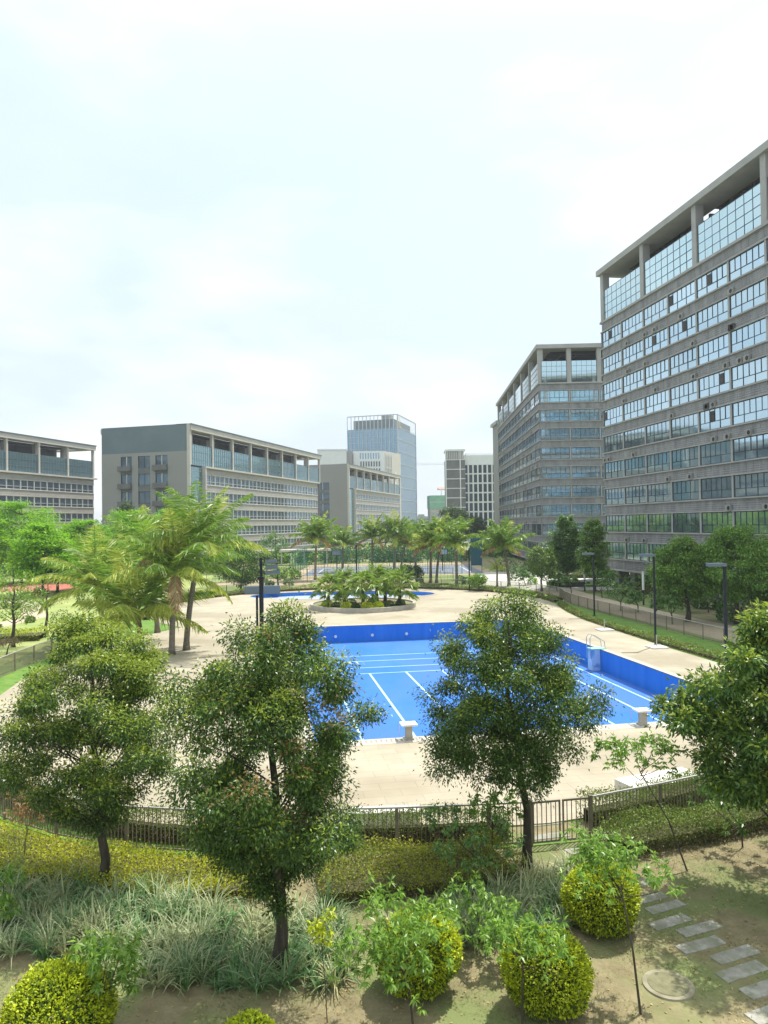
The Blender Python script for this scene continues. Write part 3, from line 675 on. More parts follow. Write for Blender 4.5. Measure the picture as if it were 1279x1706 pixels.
# ---- type B: long office blocks on the left
def block_B(name, label, loc, rz, L, W, front, parts_n=100):
    root = empty(name, (*loc, 0), rz); tag(root, label, 'building', 'long beige and glass office blocks')
    b = MB(); b.box(.12, L, .12, W-.02, 0, 28.4); b.build('core', M['dark'], root)
    ww = 4.8; hw = 2.5; S = 4.2; zt0 = 21.4; u0 = 6.5
    st = MB(); tr = MB()
    n = int((L-u0-.5)/ww)
    u1 = u0 + n*ww
    for k in range(6):
        zt = zt0 - S*k; z1 = zt - hw
        st.box(u0-.2, u1+.2, -.55, .1, (z1-S+hw+.13 if k < 5 else 0), z1-.13)
    st.box(u0-.2, u1+.2, -.55, .1, zt0+.13, 23.0)
    tr.box(u0-.8, u1+1.2, -1.1, .1, 23.001, 23.42); tr.box(u0-.8, u0-.25, -1.05, .1, 0, 22.99)
    for k in range(6):
        zt = zt0 - S*k
        if zt - hw < 0: continue
        tr.box(u0-.24, u1+.2, -.68, .1, zt+.002, zt+.125); tr.box(u0-.24, u1+.2, -.68, .1, zt-hw-.125, zt-hw-.002)
    st.build('stone_bands', M['stoneB'], root); tr.build('ledges', M['creamB'], root)
    f, p = window_proto(ww, hw, .12, 0, [(0, .8, 2), (.8, hw, 2)], dep=.62)
    for (q) in p.v: pass
    p.v = [(x, -.40, z) for x, y, z in p.v]
    pl = []
    for i in range(n):
        for k in range(5): pl.append(Matrix.Translation((u0+i*ww, 0, zt0-S*k-hw)))
    put_windows(root, f, p, [M['mull_w'], M['glassB']], pl, parts_n)
    # curtain glass band below the open gallery
    step = 10.9; m = int(round(L/step)); step = L/m
    f, p = window_proto(step-.5, 5.0, .05, 0, [(0, 1.6, 10), (1.6, 3.3, 10), (3.3, 5.0, 10)], dep=.10)
    pl = [Matrix.Translation((i*step+.25, 0, 23.45)) for i in range(m)]
    put_windows(root, f, p, [M['mull_g'], M['glassBt']], pl, 100, name='curtain_wall_window')
    b = MB(); b.box(-.28, .28, -.3, .4, 23.45, 31.7); gp_ = b.mesh('gallery_post', M['creamB'])
    for i in range(m+1): link('gallery_post', gp_, root, Matrix.Translation((min(max(i*step, .3), L-.3), 0, 0)))
    b = MB(); b.box(-.15, L+.4, -.6, 3.0, 31.7, 32.95); b.box(L-2.5, L+.4, 3.0, W, 31.7, 32.95); b.box(-.15, L+.4, W-3, W+.4, 31.701, 32.951) ; b.build('roof_fascia', M['creamB'], root)
    b = MB(); b.box(-.3, L+.6, -.8, W+.3, 32.96, 33.2) if False else b.box(-.3, L+.6, -.8, 3.4, 32.955, 33.2); b.build('roof_edge', M['slateB'], root)
    b = MB(); b.box(1.5, L-9, 5.5, W-1.5, 28.41, 31.6); b.box(1.5, L-9, 3.001, 5.4, 31.3, 31.65); b.build('gallery_core', M['dark'], root)
    b = MB(); b.box(0, 1.1, 2.6, 3.6, 28.42, 31.69); gm = b.mesh('gallery_column', M['creamB']); b = MB(); b.box(0, 3.6, 3.3, 5.2, 28.42, 30.9); sm_ = b.mesh('plant_box', M['greyB'])
    x = 5
    while x < L-4: link('gallery_column', gm, root, Matrix.Translation((x, 0, 0))); x += 10.9
    x = 14
    while x < L-12: link('plant_box', sm_, root, Matrix.Translation((x, 0, 0))); x += 21.8
    # corner glass strip
    b = MB(); b.box(.45, u0-.85, -.12, .1, 0, 23.0); c = b.build('corner_glazing', M['glassBt'], root)
    b = MB(); [b.box(.45, u0-.85, -.15, -.121, z, z+.09) for z in np.arange(1, 23, 1.4)]; b.build('glazing_bars', M['mull_g'], c)
    # end wall
    wl = MB(); fm = face_m(0, W, -PI/2)
    def B2(T, *a): 
        q = MB(); q.box(*a); T.add(q, fm)
    if front == 'three': cols = [(.225*W, .355*W), (.425*W, .565*W), (.625*W, .765*W)]
    elif front == 'one': cols = [(.18*W, .52*W)]
    else: cols = []
    xs = [0] + [v for c_ in cols for v in c_] + [W]
    ztop = 26.7
    for j in range(0, len(xs), 2): B2(wl, xs[j], xs[j+1], -.35, .1, 0, ztop)
    FH = 4.3
    fr = MB(); gl = MB(); wins = []
    for j, (u, v) in enumerate(cols):
        B2(wl, u, v, -.35, .1, 25.9, ztop)
        for k in range(6):
            zt = 25.9 - FH*k; zb = zt - 2.95
            if zb < 0: continue
            wf, wp = window_proto(v-u-.02, 2.95, .08, 0, [(0, 2.95, 2)], dep=.12); cp_ = MB(); cp_.box((v-u)/2-.12, (v-u)/2+.12, -.2, -.121, 0, 2.95)
            m = fm @ Matrix.Translation((u+.01, 0, zb)); o = wf.build('window', M['mull'], root, m); wp.build('pane', M['glassB'], o); 
            if j != 1: cp_.build('downpipe', M['mull_w'], o)
            bal = MB()
            if j == 1 or front == 'one': bal.box(u+.01, v-.01, -.3, .0, zb-1.34, zb-.002)
            else: bal.box(u-.5, v-.02, -1.15, -.36, zb-.45, zb+.62); bal.box(u-.55, v, -1.2, -.36, zb-.62, zb-.451); bal.box(u+.02, v-.02, -.3, .0, zb-1.34, zb-.63)
            q = MB(); q.add(bal, fm); q.build('balcony' if j != 1 and front == 'three' else 'spandrel', M['balc'], root)
    wl.build('end_wall', M['greyB'], root)
    q = MB(); B2(q, 0, W, -.3 if front == 'three' else -.35, .1, ztop+.001, 33.15); q.build('end_parapet', M['slateB'] if front == 'three' else M['greyB'], root)
    # corner trim
    b = MB(); b.box(-.4, -.0, -.35, .44, 0, 33.16); b.build('corner_trim', M['creamB'], root)
    return root
M['mull_g'] = pm('grey_blue_mullion', (.20,.27,.30), rough=.5)
M['balc'] = pm('balcony_metal', (.12,.125,.13), (.16,.16,.16), .5, .6)
TH = math.radians(74.3)
dB = Vector((math.cos(TH), math.sin(TH), 0)); nB = Vector((math.sin(TH), -math.cos(TH), 0))
block_B('office_block', 'long office block left of centre with a plain grey end wall and three window columns', (-46, 175), TH, 87, 24, 'three')
block_B('office_block', 'smaller looking office block in the middle distance left of the palms, dark grey end wall', (-14, 296), TH, 82, 17, 'one')
block_B('office_block', 'long office block at the far left edge, partly hidden by the nearer block', (-95.7-.27*77, 184-.963*77), TH, 113, 20, 'none')
# ---- glass tower
r = empty('glass_tower', (9.2, 460, 0), math.radians(73.3)); tag(r, 'tall blue glass tower with white vertical fins in the far centre', 'building')
LD, WD, HD = 46, 33, 77.0
b = MB(); b.box(.1, LD-.1, .1, WD-.1, 0, HD-8); b.box(3, LD-3, 3, WD-3, HD-8, HD-2); b.build('core', M['slateB'], r)
fmE = face_m(0, WD, -PI/2); fmL = face_m(0, 0, 0)
b = MB()
for fm, LL in ((fmE, WD), (fmL, LD)):
    q = MB(); q.box(.1, LL-.1, -.05, .09, 0, HD-8); b.add(q, fm)
b.build('glazing', M['glassD'], r)
b = MB(); q = MB()
for i in range(14): x = WD*i/13; q.box(x-.16, x+.16, -.6, -.051, 0, HD)
q.box(0, WD, -.5, .3, HD+.001, HD+.5); b.add(q, fmE); q = MB()
for z in np.arange(8.6, HD-1, 7.6): q.box(0, LD, -.3, -.051, z, z+.28)
for i in range(19): x = LD*i/18; q.box(x-.06, x+.06, -.2, -.051, 0, HD)
q.box(0, LD, -.3, .3, HD+.001, HD+.5); q.box(LD-.3, LD, -.32, .2, 0, HD); q.box(-.1, .5, -.34, .4, 0, HD); b.add(q, fmL); b.build('fins', pm('pale_fins', (.42,.46,.50)), r)
b = MB(); q = MB()
for z in np.arange(3, HD-8, 3.8): q.box(0, WD, -.1, -.0511, z, z+.5)
b.add(q, fmE); b.build('floor_lines', M['mull_g'], r)
b = MB(); q = MB(); q.box(2.5, 3.6, -.75, -.61, HD-8, HD-1.2); q.box(3.6, 5.6, -.75, -.61, HD-8, HD-6.6); b.add(q, fmL); b.build('gold_emblem', pm('gold_sign', (.62,.44,.10), rough=.4), r)
b = MB(); b.box(12, 18, 8, 14, HD-2, HD+2.2); b.build('roof_plant', M['greyB'], r)
# ---- generic slab with grid windows
def grid_block(root, x0, x1, y0, y1, z1, cols, rows, zr0, dz, wallm, ux0=None, ux1=None, wfrac=.62, hfrac=.72, face='front', lim=100, dep=.25, glassm=None):
    ux0 = x0 if ux0 is None else ux0; ux1 = x1 if ux1 is None else ux1
    cw = (ux1-ux0)/cols; wf, wp = window_proto(cw*wfrac, dz*hfrac, .08, 0, [(0, dz*hfrac*.3, 1), (dz*hfrac*.3, dz*hfrac, 2)], dep=.08); pl = []
    for k in range(rows-1, -1, -1):
        for i in range(cols): pl.append(Matrix.Translation((ux0+(i+(1-wfrac)/2)*cw, y0-.02, zr0+k*dz)))
    put_windows(root, wf, wp, [M['mull'], glassm or M['glassW']], pl, lim)
    b = MB(); 
    for i in range(cols+1): x = ux0+i*cw; b.box(x-cw*(1-wfrac)/2+.02, x+cw*(1-wfrac)/2-.02, y0-dep, y0-.001, 0, zr0+rows*dz)
    b.build('fins', wallm, root)
r = empty('white_block', (30.6, 290, 0), math.radians(-2)); tag(r, 'white office block with a grid of dark windows, left of the second tower', 'building')
b = MB(); b.box(0, 30, .0, 14, 0, 35.3); b.box(2, 20, 3, 12, 35.3, 36.4); b.build('wall', M['white'], r)
grid_block(r, 0, 19, 0, 14, 35.4, 9, 8, 2.2, 3.72, M['white'], .9, 17.6, wfrac=.68, hfrac=.84)
b = MB(); [b.box(1.0, 19, -.2, -.001, z, z+.35) for z in np.arange(1.7, 33, 3.72)]; b.build('floor_bands', M['white'], r)
r = empty('stair_tower', (24.3, 288, 0), math.radians(-2)); tag(r, 'dark grey banded stair tower on the left side of the white block', 'building')
b = MB(); b.box(0, 7.6, 0, 10, 0, 33.4); b.build('wall', M['balc'], r)
b = MB(); b.box(.5, 7.1, .5, 9.5, 33.41, 36.8); b.build('top_room', M['stoneB'], r)
b = MB(); b.box(-.15, 7.75, -.25, 10.2, 36.81, 37.5); b.box(-.15, .3, -.25, -.001, 0, 36.8); b.box(5.5, 5.9, -.25, -.001, 0, 36.8)
for z in np.arange(3.5, 34, 3.72): b.box(.31, 7.7, -.2, -.001, z, z+.3)
for x in np.arange(.8, 7, .7): b.box(x, x+.18, -.1, .499, 33.75, 36.8)
b.build('white_frame', M['white'], r)
# white building C in front of glass tower
r = empty('white_block', (-16.2, 400, 0), math.radians(5)); tag(r, 'white block with fluted vertical fins in front of the glass tower', 'building')
b = MB(); b.box(0, 17, 0, 20, 0, 48.6); b.build('wall', M['white'], r)
grid_block(r, 0, 17, 0, 20, 48, 8, 10, 6, 3.8, M['white'], 3.4, 14.8, wfrac=.55, lim=80)
b = MB(); [b.box(3.5+i*1.42, 3.5+i*1.42+.7, -.06, -.001, 44.3, 47.6) for i in range(8)]; b.build('top_glazing', M['glassD'], r)
b = MB(); fmC = Matrix.Translation((17, 0, 0)) @ Matrix.Rotation(math.radians(58), 4, 'Z'); q = MB(); q.box(0, 20, .0, 10, 0, 48.5); b.add(q, fmC); b.build('side_wing', pm('cream_wall', (.58,.54,.49)), r)
b = MB(); q = MB()
for x in (1.5, 3.4, 5.3, 7.2): q.box(x, x+1.2, -.08, -.001, 20, 46)
b.add(q, fmC); b.build('side_louvres', M['stoneB'], r)
b = MB(); q = MB(); [q.box(x, x+.3, -.3, -.081, 8, 47.5) for x in (1.1, 3.0, 4.9, 6.8, 8.7)]; [q.box(1.1, 9, -.3, -.081, z, z+.3) for z in (33, 39.5)]
for zz in (34, 28, 22): q.box(12.5, 14.3, -.1, -.001, zz, zz+4)
b.add(q, fmC); b.build('side_frame', M['white'], r)
r = empty('grey_white_block', (-35.2, 396, 0), math.radians(4)); tag(r, 'pale plain block with one window, behind the middle distance office block', 'building')
b = MB(); b.box(0, 15.5, 0, 16, 0, 48.9); b.box(15.5, 18.8, 1, 16, 0, 48.3, 1); b.build('wall', [M['white'], M['greyB']], r)
f, p = window_proto(4.4, 4.0, .1, 0, [(0, 4.0, 3)]); o = f.build('window', M['mull'], r, Matrix.Translation((2.4, -.02, 36.5))); p.build('pane', M['glassB'], o)
b = MB(); b.box(-.2, 16, -.3, 16.2, 48.91, 49.5); b.build('roof_edge', M['white'], r)
# netted building under construction
r = empty('netted_building', (30, 480, 0), .05); tag(r, 'low building under construction wrapped in green netting in the far distance', 'building')
b = MB(); b.box(0, 16, 0, 14, 0, 21); b.build('wall', M['stoneB'], r)
b = MB(); b.box(-.3, 16.3, -.4, 14.3, 18.5, 27); b.build('netting', pm('green_netting', (.14,.36,.24), (.20,.42,.30), .3, .9), r)
b = MB(); [b.box(-.4, 16.4, -.45, -.401, z, z+.35) for z in (22.5,)]; [b.box(-.1, 16.1, -.2, -.001, z, z+.6) for z in (3, 7.5, 12, 16.5)]; b.build('scaffold_bands', M['creamB'], r)
b = MB(); f, p = window_proto(1.7, 2.2, .12, 0, [(0, 2.2, 2)]); put_windows(r, f, p, [M['mull_w'], M['glassB']], [Matrix.Translation((1.2+i*2.9, -.02, 4.3+k*4.5)) for k in range(3) for i in range(5)])
b = MB(); [b.tube([(x, 4, 27), (x, 4, 31)], .2, 5) for x in (8, 12)]; b.build('hoist_legs', M['steel'], r)
b = MB(); b.quad((6, 2, 31), (14, 2, 31), (14, 6, 32.5), (6, 6, 32.5)); b.quad((6, 6, 32.5), (14, 6, 32.5), (14, 10, 31), (6, 10, 31)); b.build('hoist_roof', pm('faded_red_roof', (.45,.25,.2)), r)
# tower crane
r = empty('tower_crane', (52, 520, 0), 0); tag(r, 'pale tower crane whose thin horizontal jib crosses the sky between the far buildings', 'crane')
b = MB(); 
for dx in (-.8, .8):
    for dy in (-.8, .8): b.tube([(dx, dy, 0), (dx, dy, 52)], .12, 4)
b.build('mast', M['steel'], r)
b = MB(); b.tube([(-31, 0, 50.2), (12, 0, 50.2)], .12, 4); b.tube([(-31, 0, 51.4), (12, 0, 51.4)], .1, 4)
for x in range(-31, 12, 2): b.tube([(x, 0, 50.2), (x+1, 0, 51.4), (x+2, 0, 50.2)], .05, 3)
b.build('jib', pm('crane_grey', (.45,.48,.5)), r)
for x, wd, hh, Y, lb in ((27.5, 20, 16, 720, 'hazy grey low block in the gap between glass tower and netted building'), (-330, 120, 15, 900, 'very distant low hazy block at the far left'),):
    b = MB(); b.box(0, wd, 0, 14, 0, hh); b.box(wd*.3, wd*.6, 2, 10, hh, hh+2); q = b; r = empty('distant_block', (x, Y, 0)); tag(r, lb, 'building'); q.build('wall', M['greyB'], r)
    b = MB(); [b.box(.5, wd-.5, -.05, -.001, z, z+1.6) for z in np.arange(2, hh-1, 3.4)]; b.build('window_bands', M['glassB'], r)
# ================================================================ VEGETATION
def prof(t, tab):
    return np.interp(t, [a for a, _ in tab], [r for _, r in tab])
def broadleaf(name, loc, tab, coff, nclump, per, leafL, leafW, trunk_r, mats, label, group=None, seed=1, young=.25, droop=.5, clump_r=.34, trunkmat=None, lean=(0, 0), inner=.35, sy=1.0, cat='tree', flat=.75, limbs=45, trunk_top=.9, lumps=.22, tufts=6, dense=True):
    rng = np.random.default_rng(seed); rnd = random.Random(seed)
    root = empty(name, (loc[0], loc[1], 0)); tag(root, label, cat, group)
    z0, z1 = tab[0][0], tab[-1][0]
    ph = rng.uniform(0, 6.28, 6)
    C = []
    while len(C) < nclump:
        z = rng.uniform(z0, z1); a = rng.uniform(0, 2*math.pi); R = prof(z, tab)
        if rng.uniform(0, 1) > (R / max(r for _, r in tab)) ** 1.3 + .06: continue
        f = 1 + lumps*math.sin(2*a+ph[0]+z*1.1) + lumps*.8*math.sin(3*a+ph[1]-z*2.1) + lumps*.5*math.sin(5*a+ph[2]+3*z)
        q = inner + (1-inner)*math.sqrt(rng.uniform(0, 1))
        C.append((coff[0] + R*f*q*math.cos(a), coff[1] + R*f*q*math.sin(a)*sy, z, q))
    C = np.array(C); P = []; D = []; mi = []
    axis = np.array([coff[0], coff[1]])
    for c in C:
        if dense:
            n = int(per*rng.uniform(.6, 1.3)); cr2 = clump_r*rng.uniform(.7, 1.35); u = nrm(rng.normal(size=(n, 3))); rr = rng.uniform(0, 1, (n, 1))**.55
            p = c[:3] + u*rr*cr2*np.array([1, 1, flat]) + rng.normal(size=(n, 3))*.03
            stray = rng.uniform(size=n) < .08; p[stray] += u[stray]*cr2*.5
            d = u*.9 + rng.normal(size=(n, 3))*.5; d[:, 2] -= droop*.6
            hz = (c[2]-z0)/(z1-z0); pb = young*(.25 + .9*hz)*rng.uniform(.2, 1.6)
            yy = rng.uniform(size=n) < pb*np.clip(.45 + u[:, 2]*.9 + .2*(rr[:, 0] > .8), 0, 1.3)
            red = rng.uniform() < .14 and len(mats) > 2
            P.append(p); D.append(d); mi.append(np.where(yy, 2 if red else 1, 0)); continue
        nt_ = tufts; k = per // nt_
        for _ in range(nt_):
            tcen = c[:3] + rng.normal(size=3)*clump_r*np.array([1, 1, flat])
            n = max(3, int(k*rng.uniform(.5, 1.5)))
            p = tcen + rng.normal(size=(n, 3))*clump_r*.34
            o = np.array([c[0]-axis[0], c[1]-axis[1], 0]); o = o/(np.linalg.norm(o)+1e-6)
            d = rng.normal(size=(n, 3))*.75 + (p-tcen)*2.2/clump_r*.5 + o*.35; d[:, 2] -= droop
            isy = rng.uniform() < young * (0.35 + 1.3*(c[2]-z0)/(z1-z0)) * (1.2 if c[3] > .75 else .35)
            P.append(p); D.append(d); 
            typ = (1 if rng.uniform() < .88 or len(mats) < 3 else 2) if isy else 0
            mi.append(np.where(rng.uniform(size=n) < .85, typ, 0))
    P = np.concatenate(P); D = np.concatenate(D); mi = np.concatenate(mi)
    P[:, 2] = np.maximum(P[:, 2], .15)
    me = leaves(name+'_crown', P, D, leafL, leafW, mats, mi, rng)
    link('crown', me, root)
    b = MB(); top = z0 + (z1-z0)*trunk_top; pts = []; rad = []; n = 9
    for i in range(n+1):
        t = i/n; z = top*t; k = min(1, z/max(z0+ (z1-z0)*.4, .1))
        pts.append((coff[0]*k*k + lean[0]*t + .05*math.sin(3*z+seed), coff[1]*k*k + lean[1]*t + .05*math.cos(2.3*z+seed), z)); rad.append(trunk_r*(1-.85*t)+.008 + (.35*trunk_r if i == 0 else 0))
    b.tube(pts, rad, 9)
    idx = rng.choice(len(C), min(limbs, len(C)), replace=False)
    for i in idx:
        c = C[i]; zc = max(z0*.9, c[2] - .35*math.hypot(c[0]-coff[0], c[1]-coff[1]) - .5); zc = min(zc, top*.97)
        t = zc/top*n; j = int(min(t, n-1)); a = Vector(pts[j]).lerp(Vector(pts[j+1]), t-j); e = Vector(c[:3]); mid = a.lerp(e, .5) + Vector((0, 0, .12))
        r0 = max(.012, trunk_r*.3*(1-zc/top*.7)); b.tube([a, mid, e], [r0, r0*.6, r0*.22], 5)
    b.build('trunk', trunkmat or M['bark'], root, smooth=True)
    return root
NT = [M['leaf'], M['leaf_y'], M['leaf_r']]
near = 'broadleaf trees along the garden fence'
broadleaf('broadleaf_tree', (-2.1, 14.3), [(1.2, .25), (1.9, .6), (2.5, 1.3), (3.2, 1.85), (4.2, 1.85), (5.3, 1.6), (6.2, 1.15), (6.7, .6), (6.95, .2)], (-.12, .1), 185, 470, .085, .032, .12, NT, 'tallest dark broadleaf tree with reddish young tips, left of the pool opening', near, 11, .42, lumps=.2, clump_r=.36)
broadleaf('broadleaf_tree', (3.45, 18.4), [(2.1, .9), (2.6, 1.5), (3.6, 1.95), (4.6, 1.65), (5.6, 1.35), (6.3, .8), (6.75, .25)], (-.40, .1), 160, 450, .090, .034, .105, [M['leaf'], M['leaf_y']], 'dark round topped broadleaf tree beside the gate, in front of the pool', near, 23, .42, lumps=.2, clump_r=.37)
broadleaf('broadleaf_tree', (-6.75, 17.6), [(1.4, .3), (1.8, .7), (2.5, 1.45), (3.4, 1.95), (4.4, 1.85), (5.2, 1.6), (6.0, .85), (6.5, .2)], (-.3, .1), 155, 450, .090, .034, .11, [M['leaf'], M['leaf_y']], 'broad bushy broadleaf tree with yellow green top at the left edge', near, 37, 1.2, lumps=.2, clump_r=.37)
broadleaf('broadleaf_tree', (8.3, 15.9), [(2.0, .7), (2.6, 1.75), (3.6, 2.2), (4.6, 2.0), (5.4, 1.6), (6.0, 1.0), (6.55, .2)], (.55, .5), 190, 260, .15, .052, .12, [M['leaf_big'], M['leaf_y']], 'large glossy leaved tree reaching in from the right edge', near, 51, .5, droop=.35, lumps=.2, clump_r=.36)
# hidden-side extra tree to the right beyond the frame for shade
broadleaf('broadleaf_tree', (12.6, 19.0), [(1.6, .7), (2.6, 1.9), (3.8, 2.3), (5.0, 1.9), (6.0, .9), (6.5, .2)], (0, 0), 120, 190, .17, .065, .12, [M['leaf_big'], M['leaf_y']], 'unseen glossy leaved tree added for shade beyond the right edge, behind the largest one', near, 52, .2)

# saplings with whorled leaves ------------------------------------
def whorls(P, axis_up, n7, L, rng, droop=.55):
    Pp = []; D = []
    for p in P:
        a0 = rng.uniform(0, 6.28); k = rng.integers(7, 11)
        for i in range(k):
            a = a0 + 2*math.pi*i/k + rng.normal()*.12; Pp.append(p); D.append((math.cos(a), math.sin(a), -droop + rng.normal()*.25))
        for i in range(3): Pp.append(p + np.array([0, 0, .03])); D.append((rng.normal()*.6, rng.normal()*.6, .6))
    return np.array(Pp), np.array(D, float)
def sapling(base, crown, rx, rz, nw, L, label, seed, mats=None, group='young whorl leaved saplings', stem=.018, dome=True, sticks=7, cat='sapling'):
    rng = np.random.default_rng(seed); root = empty('sapling', (base[0], base[1], 0)); tag(root, label, cat, group)
    c = np.array(crown) - np.array([base[0], base[1], 0]); a = rng.uniform(0, 6.28, nw); q = np.sqrt(rng.uniform(0, 1, nw)); u = rng.uniform(-1, 1, nw)
    cl = 3 + nw // 14; cc = c + np.stack([rng.uniform(-.7, .7, cl)*rx, rng.uniform(-.7, .7, cl)*rx, rng.uniform(-.6, .6, cl)*rz], 1)
    which = rng.integers(0, cl, nw); r = .5
    P = cc[which] + np.stack([rx*r*q*np.cos(a), rx*r*q*np.sin(a), rz*(.55*np.sqrt(1-q*q) + .25*u)], 1)
    Pp, D = whorls(P, None, 0, L, rng)
    link('crown', leaves('sapling_crown', Pp, D, L, L*.30, mats or [M['umb']], None, rng, up_bias=1.2), root)
    b = MB(); m = c*.55; b.tube([(0, 0, 0), (m[0]*.7, m[1]*.7, m[2]*.8), tuple(c - np.array([0, 0, rz*.8]))], [stem*1.3, stem, stem*.7], 6)
    for k in range(min(sticks, cl)): 
        e = cc[k]; s = c - np.array([0, 0, rz*.8]) - np.array([0, 0, .1*k % .3]); b.tube([tuple(s), tuple((s+e)/2+np.array([0, 0, -.03])), tuple(e)], [stem*.6, stem*.5, stem*.3], 5)
    b.build('stem', M['bark'], root); return root
def sap(bpx, bpy_, cpx, cpy, wpx, hpx, nw, L, label, seed, mats=None, dy=0, **k):
    b = at(bpx, bpy_); c = up(cpx, cpy, b.y + dy); s = b.y / F
    return sapling((b.x, b.y), (c.x, c.y, c.z), wpx*s/2, hpx*s/2, nw, L, label, seed, mats, **k)
sap(1067, 1690, 1035, 1452, 185, 80, 150, .125, 'tall thin sapling with drooping bright green crown over the right hand golden bush', 1, dy=.3)
sap(870, 1722, 870, 1562, 145, 75, 110, .12, 'sapling with light crown over the front golden bush below the gate tree', 2)
sap(688, 1712, 672, 1568, 195, 115, 210, .125, 'wide green sapling in front of the round bush at bottom centre', 3, dy=-.1)
sap(812, 1592, 800, 1520, 125, 95, 120, .125, 'low green sapling among the striped grass left of the right hand golden bush', 4)
sap(815, 1475, 795, 1395, 175, 70, 100, .13, 'darker sapling leaning over the yellow hedge by the gate', 5, [M['umb_d']])
sap(820, 1440, 820, 1345, 110, 60, 45, .15, 'pale green sapling poking above the fence just left of the gate tree', 6, [M['umb']])
sap(170, 1760, 160, 1640, 160, 130, 100, .14, 'leafy sapling over the large golden bush at the bottom left corner', 7)
sap(40, 1560, 5, 1500, 70, 90, 30, .14, 'small bright sapling cut by the left edge', 8)
sap(545, 1704, 535, 1545, 60, 70, 16, .12, 'very thin stick sapling with few yellow green leaves at bottom centre', 9, [M['ball']], stem=.008)
sap(1145, 1452, 1066, 1262, 140, 62, 130, .135, 'leaning bare stemmed sapling with flat crown in front of the white stone bench', 10, [M['umb']], dy=.4)
sap(1237, 1412, 1232, 1350, 120, 60, 40, .16, 'thin sapling standing under the large right hand tree', 12, [M['leaf_big']])
sap(40, 1440, 45, 1355, 110, 60, 40, .13, 'pale reddish sapling in front of the fence at the left edge', 13, [M['leaf_r'], ], stem=.01)
sap(1012, 1432, 1012, 1404, 50, 30, 10, .11, 'small light green seedling at the foot of the gate', 14, stem=.006)
# golden ball bushes
def ball_bush(px, py, wpx, label, seed, n=12500, zs=.92, topdy=0):
    c = None
    Y = at(px, py + wpx*.42).y; s = Y/F; R = wpx*s/2; zc = R*zs*.96
    # centre on the ground under the ball
    p = up(px, py, Y); rng = np.random.default_rng(seed)
    root = empty('round_bush', (p.x, Y, 0)); tag(root, label, 'bush', 'clipped golden round bushes')
    d = nrm(rng.normal(size=(n, 3))); rr = R*rng.uniform(.86, 1.0, (n, 1))*(1 + .045*np.sin(7*d[:, :1]+seed)*np.cos(6*d[:, 1:2]) + .05*np.sin(3*d[:, 2:]+2*d[:, :1]+seed*1.7) + .04*np.sin(2.2*d[:, 1:2]+seed))*np.where(rng.uniform(size=(n, 1)) < .05, rng.uniform(1.02, 1.12, (n, 1)), 1)
    P = d*rr; P[:, 2] = P[:, 2]*zs + zc; k = P[:, 2] > .05; P = P[k]; d = d[k]
    D = d*.8 + rng.normal(size=d.shape)*.55; D[:, 2] += .45
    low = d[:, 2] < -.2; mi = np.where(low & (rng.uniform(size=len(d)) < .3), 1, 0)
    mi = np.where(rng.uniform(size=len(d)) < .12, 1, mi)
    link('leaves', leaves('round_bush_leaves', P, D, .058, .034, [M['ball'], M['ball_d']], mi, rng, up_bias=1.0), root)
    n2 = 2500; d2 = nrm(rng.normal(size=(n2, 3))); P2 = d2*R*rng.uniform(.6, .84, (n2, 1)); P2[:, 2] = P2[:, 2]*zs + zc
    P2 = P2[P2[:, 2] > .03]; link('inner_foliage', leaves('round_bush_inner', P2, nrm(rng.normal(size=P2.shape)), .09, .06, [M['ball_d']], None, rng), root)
    b = MB()
    for i in range(7): a = i*.9; b.tube([(0, 0, 0), (.5*R*math.cos(a), .5*R*math.sin(a), zc)], [.025, .012], 5)
    b.build('stems', M['bark'], root)
ball_bush(910, 1623, 142, 'clipped golden round bush at the bottom, directly below the gate tree', 1)
ball_bush(1003, 1497, 118, 'clipped golden round bush left of the stepping stones', 2)
ball_bush(697, 1588, 136, 'clipped golden round bush at bottom centre half covered by a green sapling', 3)
ball_bush(98, 1697, 176, 'largest clipped golden round bush in the bottom left corner', 4, 14000)
ball_bush(415, 1742, 95, 'clipped golden round bush whose top just shows at the bottom edge', 5, 5000)
